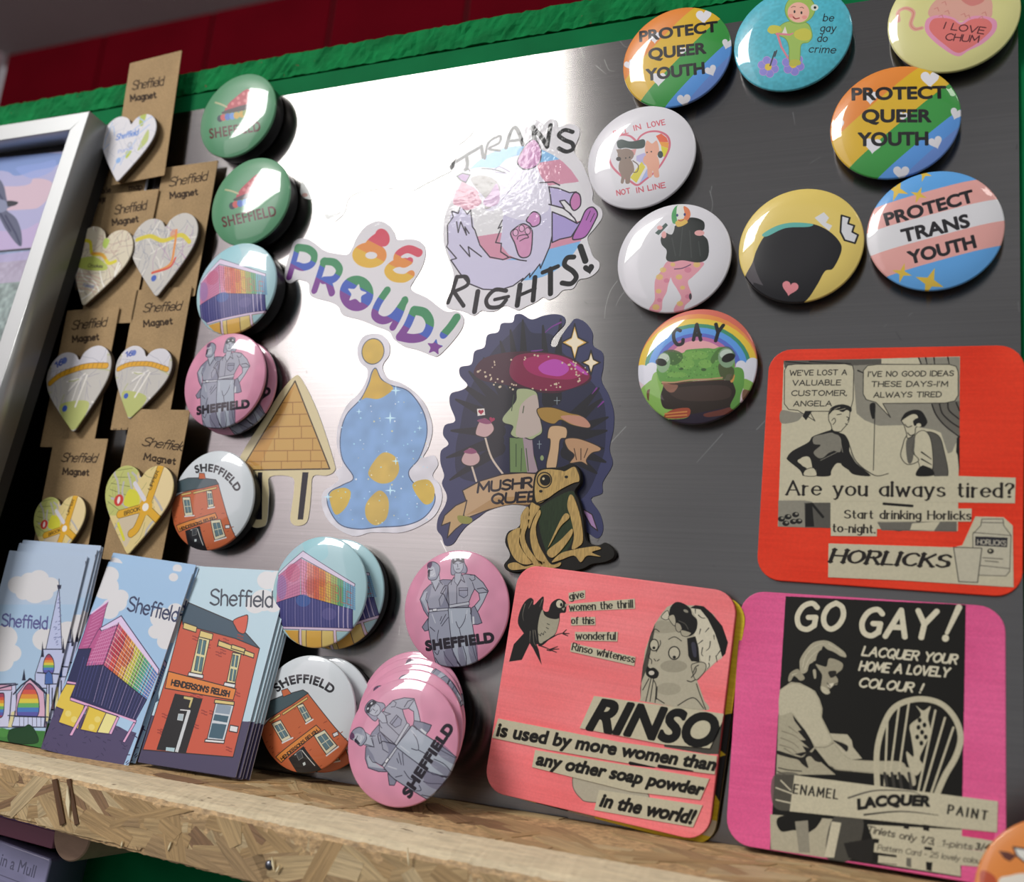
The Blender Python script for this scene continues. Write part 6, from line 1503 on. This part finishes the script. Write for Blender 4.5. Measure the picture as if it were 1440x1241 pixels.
# --- brick house postcard
fr = flat(-147.2, -128.1, 25, .3, .2)
a = Art(PW, PH, '#b9d2de', fr, 's2', 7)
cloud(a, [(800, 200, 50), (850, 190, 40), (780, 300, 60), (740, 320, 50), (830, 320, 44), (860, 250, 40)])
ink2 = '#221a1c'; rd = '#c4563e'
a.poly("100 860 240 875 700 905 760 900 760 1300 0 1300", '#453f5c', 0); a.poly("0 400 250 600 260 800 100 900 0 900", '#33506a', 0)
a.poly("390 330 640 420 762 540 700 800 630 1082 180 1045 230 900 310 640", rd, 0, ol=ink2, w=4)
a.poly("400 308 640 410 700 470 762 540 640 490 380 420 370 360", '#3d5262', 0, ol=ink2, w=4); a.poly("632 400 680 378 704 380 690 460 660 460 640 430", '#d05a44', 1, ol=ink2, w=4)
Rr = random.Random(12)
for _ in range(34):
    x, y = Rr.uniform(240, 730), Rr.uniform(470, 1060)
    if x < 762 - (y - 540) * .24 and x > 330 - (y - 640) * .36 and x > 300 - (y - 640) * .3:
        for k in range(4): a.line([(x + k % 2 * 14, y + k * 7 - 10), (x + k % 2 * 14 + 13, y + k * 7 - 7)], '#96382c', 5)
cr_ = '#d8c27c'
a.poly("385 410 450 432 445 460 380 440", cr_, 0, ol=ink2, w=4); a.poly("558 500 735 566 732 588 554 526", cr_, 0, ol=ink2, w=4); a.poly("625 520 690 542 686 560 620 540", cr_, 0, ol=ink2, w=4); a.line("690 545 682 575", ink2, 5); a.line("560 495 552 530", ink2, 5)
def sash(q, fcol='#d9cf9c', gcol='#4c7078'):
    q = num(q); a.poly(q, fcol, 0, ol=ink2, w=4); c = q.mean(0); i = (q - c) * [[.62, .86]] + c
    a.poly(i, gcol, 0, ol=ink2, w=2.5); a.line([(i[0] + i[3]) / 2, (i[1] + i[2]) / 2], fcol, 10); a.line([(i[0] + i[1]) / 2, (i[3] + i[2]) / 2], fcol, 5)
sash("460 480 515 490 475 670 418 660"); sash("628 560 670 568 640 715 598 708"); a.poly("468 450 530 468 524 498 460 482", cr_, 0, ol=ink2, w=4)
a.poly("410 658 482 672 480 690 404 676", '#dcdcdc', 0, ol=ink2, w=4); a.poly("588 708 642 718 638 738 582 726", '#dcdcdc', 0, ol=ink2, w=4)
a.poly("308 654 645 742 630 798 290 738", '#d9813a', 0, ol=ink2, w=4); a.pen("HENDERSON'S RELISH", "322 722 608 780", 26, '#22140e', 7, track=2)
a.poly("340 765 478 792 395 1062 248 1045", '#141416', 0); a.poly("385 778 432 786 416 836 408 834 418 798 384 790", '#c9b878'); a.lines("368 846 415 850", '#dcdcdc', 5); a.poly("402 850 418 852 356 1058 340 1055", '#c9cdd0', 0); a.poly("358 866 384 868 378 900 352 896", '#a8b8c0', 0, ol='#dcdcdc', w=2); a.poly("296 1032 340 1036 336 1056 294 1050", '#a8c4cc', 0)
a.poly("545 805 635 820 585 1004 500 994", '#c9cfd4', 0, ol=ink2, w=4); a.poly("552 815 622 828 612 870 540 860", '#8898a8', 0); a.poly("538 868 608 878 600 910 530 898", '#3c5c6c', 0); a.poly("526 912 598 920 578 992 508 984", '#3c5c6c', 0)
a.poly("540 794 636 806 634 824 536 812", cr_, 0, ol=ink2, w=4); a.poly("492 992 588 1000 584 1014 488 1006", '#dcdcdc', 0, ol=ink2, w=4); a.poly("616 922 656 930 650 960 610 952", '#dcdcdc', 0, ol=ink2, w=4)
futura(a, "516 322 824 334", 78, '#343a48', 9)
pstack(fr, a, 'print_house_card', 'front postcard of the brick corner house, standing left of the badges on the ledge', 4,
       [(1.6, .2, -1.4, 0), (2.6, -.2, -2.6, -.3), (3.6, .4, -4.0, -.1), (4.2, 0, -5.6, .2)],
       ['brick house postcard second in its stack, right edge just showing', 'brick house postcard third in its stack, right edge just showing', 'brick house postcard fourth in its stack, thin edge at the right', 'rearmost brick house postcard of the right hand stack'], 'brick house postcards')

# ================================================================== silver box frame at the far left
lean = .11
fr = flat(-315.5, 216.8, 30, -.6, lean)
silver = mat('brushed_aluminium', '#aeb0b0', rough=.4, metal=.75)
pf = thing('picture_frame', fr, 'deep silver box frame with a flying pigeon picture, leaning at the left edge', 'picture frame')
FW, FH, RW, FD = 300, 394, 13.0, 20
def frail(name, P, z0=-FD, z1=0): return plate(name, P, z1 - z0, [silver, silver], z0=z0, bev=.5)
obj('frame_rail', frail('frame_rail', [(0, 0), (-RW, -RW), (-RW, -FH + RW), (0, -FH)]), I4, pf)
obj('frame_rail', frail('frame_rail', [(0, 0), (-FW, 0), (-FW + RW, -RW), (-RW, -RW)]), I4, pf)
obj('frame_rail', frail('frame_rail', [(0, -FH), (-RW, -FH + RW), (-FW + RW, -FH + RW), (-FW, -FH)]), I4, pf)
obj('frame_rail', frail('frame_rail', [(-FW, 0), (-FW, -FH), (-FW + RW, -FH + RW), (-FW + RW, -RW)]), I4, pf)
obj('back_panel', box('back_panel', -FW + 1, -1, -FH + 1, -1, -FD - 8.5, -FD, [mat('frame_back_black', '#0e0e10', rough=.6)]), I4, pf)
pfr = fr.rel(0, 0, -13); pw, ph = FW - 2 * RW, FH - 2 * RW
pfr2 = Fr(pfr.O + pfr.ex * (-FW / 2) + pfr.ey * (-FH / 2), pfr.ex, pfr.ey)
a = Art(pw, ph, '#8c9a98', pfr2, 'c5', 3)
a.grain(.16, 2.5, 2.5, 3).grain(.10, 9, 9, 4)
ys_ = a.L("130 566")[0, 1]; yt_ = a.L("230 205")[0, 1]; a.use(None)
a.poly([(-pw, ph), (pw, ph), (pw, ys_), (-pw, ys_)], '#a9a8cc')
for k, (c_, h_) in enumerate((('#6f8cc4', 0), ('#d4b4bc', 34), ('#8ca0d8', 58), ('#c0a8cc', 74))):
    a.poly(smooth(num([(-pw, yt_ - h_), (-60, yt_ - h_ + 6), (20, yt_ - h_ - 3), (pw, yt_ - h_ + 2), (pw, yt_ - h_ - 18), (30, yt_ - h_ - 24), (-50, yt_ - h_ - 14), (-pw, yt_ - h_ - 22)]), True), c_, a=.6)
a.use('c5')
a.poly("-400 262 240 200 170 560 -400 610", '#a9a8cc'); a.poly("-400 210 222 205 215 250 130 270 60 290 -20 270 -400 300", '#6f8cc4', 1, a=.8); a.poly("-400 320 60 330 130 300 200 320 160 400 60 420 -400 430", '#d4b4bc', 1, a=.8); a.poly("-400 480 40 500 150 470 140 560 -400 600", '#c0a8cc', 1, a=.7); a.poly("60 260 160 240 210 230 200 270 120 300", '#8ca0d8', 1, a=.6)
a.line("-400 612 128 566", '#3c3e48', 7); a.poly("-400 160 260 120 245 196 -400 262", '#0c0c0e')  # black band: dark gap under the top rail, painted on the picture
a.poly("-60 320 -10 300 15 330 30 390 65 395 45 405 25 420 60 450 80 500 82 555 60 545 20 490 -10 440 -60 420", '#5c6078', 1); a.poly("30 385 68 390 55 403 28 404", '#2c2e38', 1); a.lines("20 440 60 510 76 550|0 430 40 500|-20 330 10 380", '#3c405c', 6); a.poly("-30 380 20 385 25 420 -20 430", '#8c92ac', 1, a=.8)
m = print_mat('print_pigeon', a, rough=.5)
obj('picture', plate('picture', [(-pw / 2, -ph / 2), (pw / 2, -ph / 2), (pw / 2, ph / 2), (-pw / 2, ph / 2)], .8, [m, black], z0=-.8, uv=(pw, ph)), pfr2, pf)

# ================================================================== below the ledge and beyond the steel
def outbox(name, p0, p1, d, h, w0, m):
    pass
q1, q0 = at(73, 1195, 38), at(0, 1175, 38)
t = thing('rose_box', Fr(q1, q1 - q0), 'dull rose pink box tucked under the left end of the ledge', 'box')
rose = mat('rose_card', '#8c5468', rough=.4)
obj('box_body', plate('box_body', rrect(120, 9, 1.2, 3, -60, 4.5), 28, [rose, rose], z0=-28, bev=.6), I4, t)
obj('box_lid', plate('box_lid', rrect(121, 5, 1.2, 3, -60, 11.5), 29, [mat('plum_card', '#6c4c78', rough=.35)] * 2, z0=-28, bev=.6), I4, t)
q1, q0 = at(72, 1209, 40), at(0, 1183, 40)
t = thing('label_box', Fr(q1, q1 - q0), 'lavender grey box with faint grey printing, under the rose box at lower left', 'box')
b_ = Art(120, 40, '#8482a2'); b_.grain(.06, 5, 9, 2); b_.seg(num([(-60, 4), (60, 4)]), .5, '#5c5a74'); b_.text('lain a Mull', [(20, 8.5), (52, 8.5)], 6, '#55546c', .15); b_.text('gallery', [(18, -3), (40, -3)], 3.4, '#66647c'); b_.poly([(-60, 2), (44, 2), (44, -8), (-60, -8)], '#75738f', a=.5)
obj('box_face', plate('box_face', rrect(120, 40, 2, 4), 26, [print_mat('print_label_box', b_, rough=.2, coat=.8), mat('grey_box', '#5c5a74', rough=.3)], z0=-26, uv=(120, 40), bev=1), Matrix.Translation((-.06, -.02, 0)), t)
# coloured print hanging past the right edge of the steel
b_ = Art(60, 150, '#c9bf7c'); b_.use(None)
for y0, y1, c in ((75, 20, '#c9bc74'), (20, 8, '#b8b46c'), (8, 2, '#4c8aa8'), (2, -4, '#b88c4c'), (-4, -16, '#b9b4ae'), (-16, -22, '#4c1c34'), (-22, -30, '#c08c8c'), (-30, -42, '#1c3c54'), (-42, -50, '#a03c34'), (-50, -75, '#28304c')): b_.poly([(-30, y0), (30, y0), (30, y1), (-30, y1)], c)
b_.poly([(-30, 34), (-24, 40), (-22, 30), (-30, 26)], '#1c1c20')
obj('striped_print', plate('striped_print', rrect(60, 150, 1, 2), 2, [print_mat('print_striped', b_, rough=.4), edge_w], z0=-2, uv=(60, 150)), Fr((268.8, -96, 5)), label='multicoloured print just showing past the right edge of the steel', cat='print')
# orange round badge standing low at the right corner, near the lens
fr = flat(*at(1502, 1278, 56), -12, .1)
a = Art(60, 60, '#d8843c', fr, 'px', 7, dome)
a.poly("1404 1197 1418 1199 1430 1204 1420 1212 1412 1208", '#5a2c20', 0); a.poly("1425 1192 1450 1196 1450 1216 1440 1212 1430 1204", '#d8d8d0', 0, ol='#1c1c24', w=2.5); a.ell(1448, 1205, 6, None, '#16161c')
a.poly("1404 1240 1420 1232 1445 1230 1470 1250 1440 1290 1410 1280", '#ded8cc', 1); a.poly("1380 1225 1400 1235 1400 1260 1380 1250", '#b04a28', 1)
badge('printed_badge', fr, bmat('print_orange', a), 'orange badge with dark eye marks leaning at the bottom right corner', None, 6)
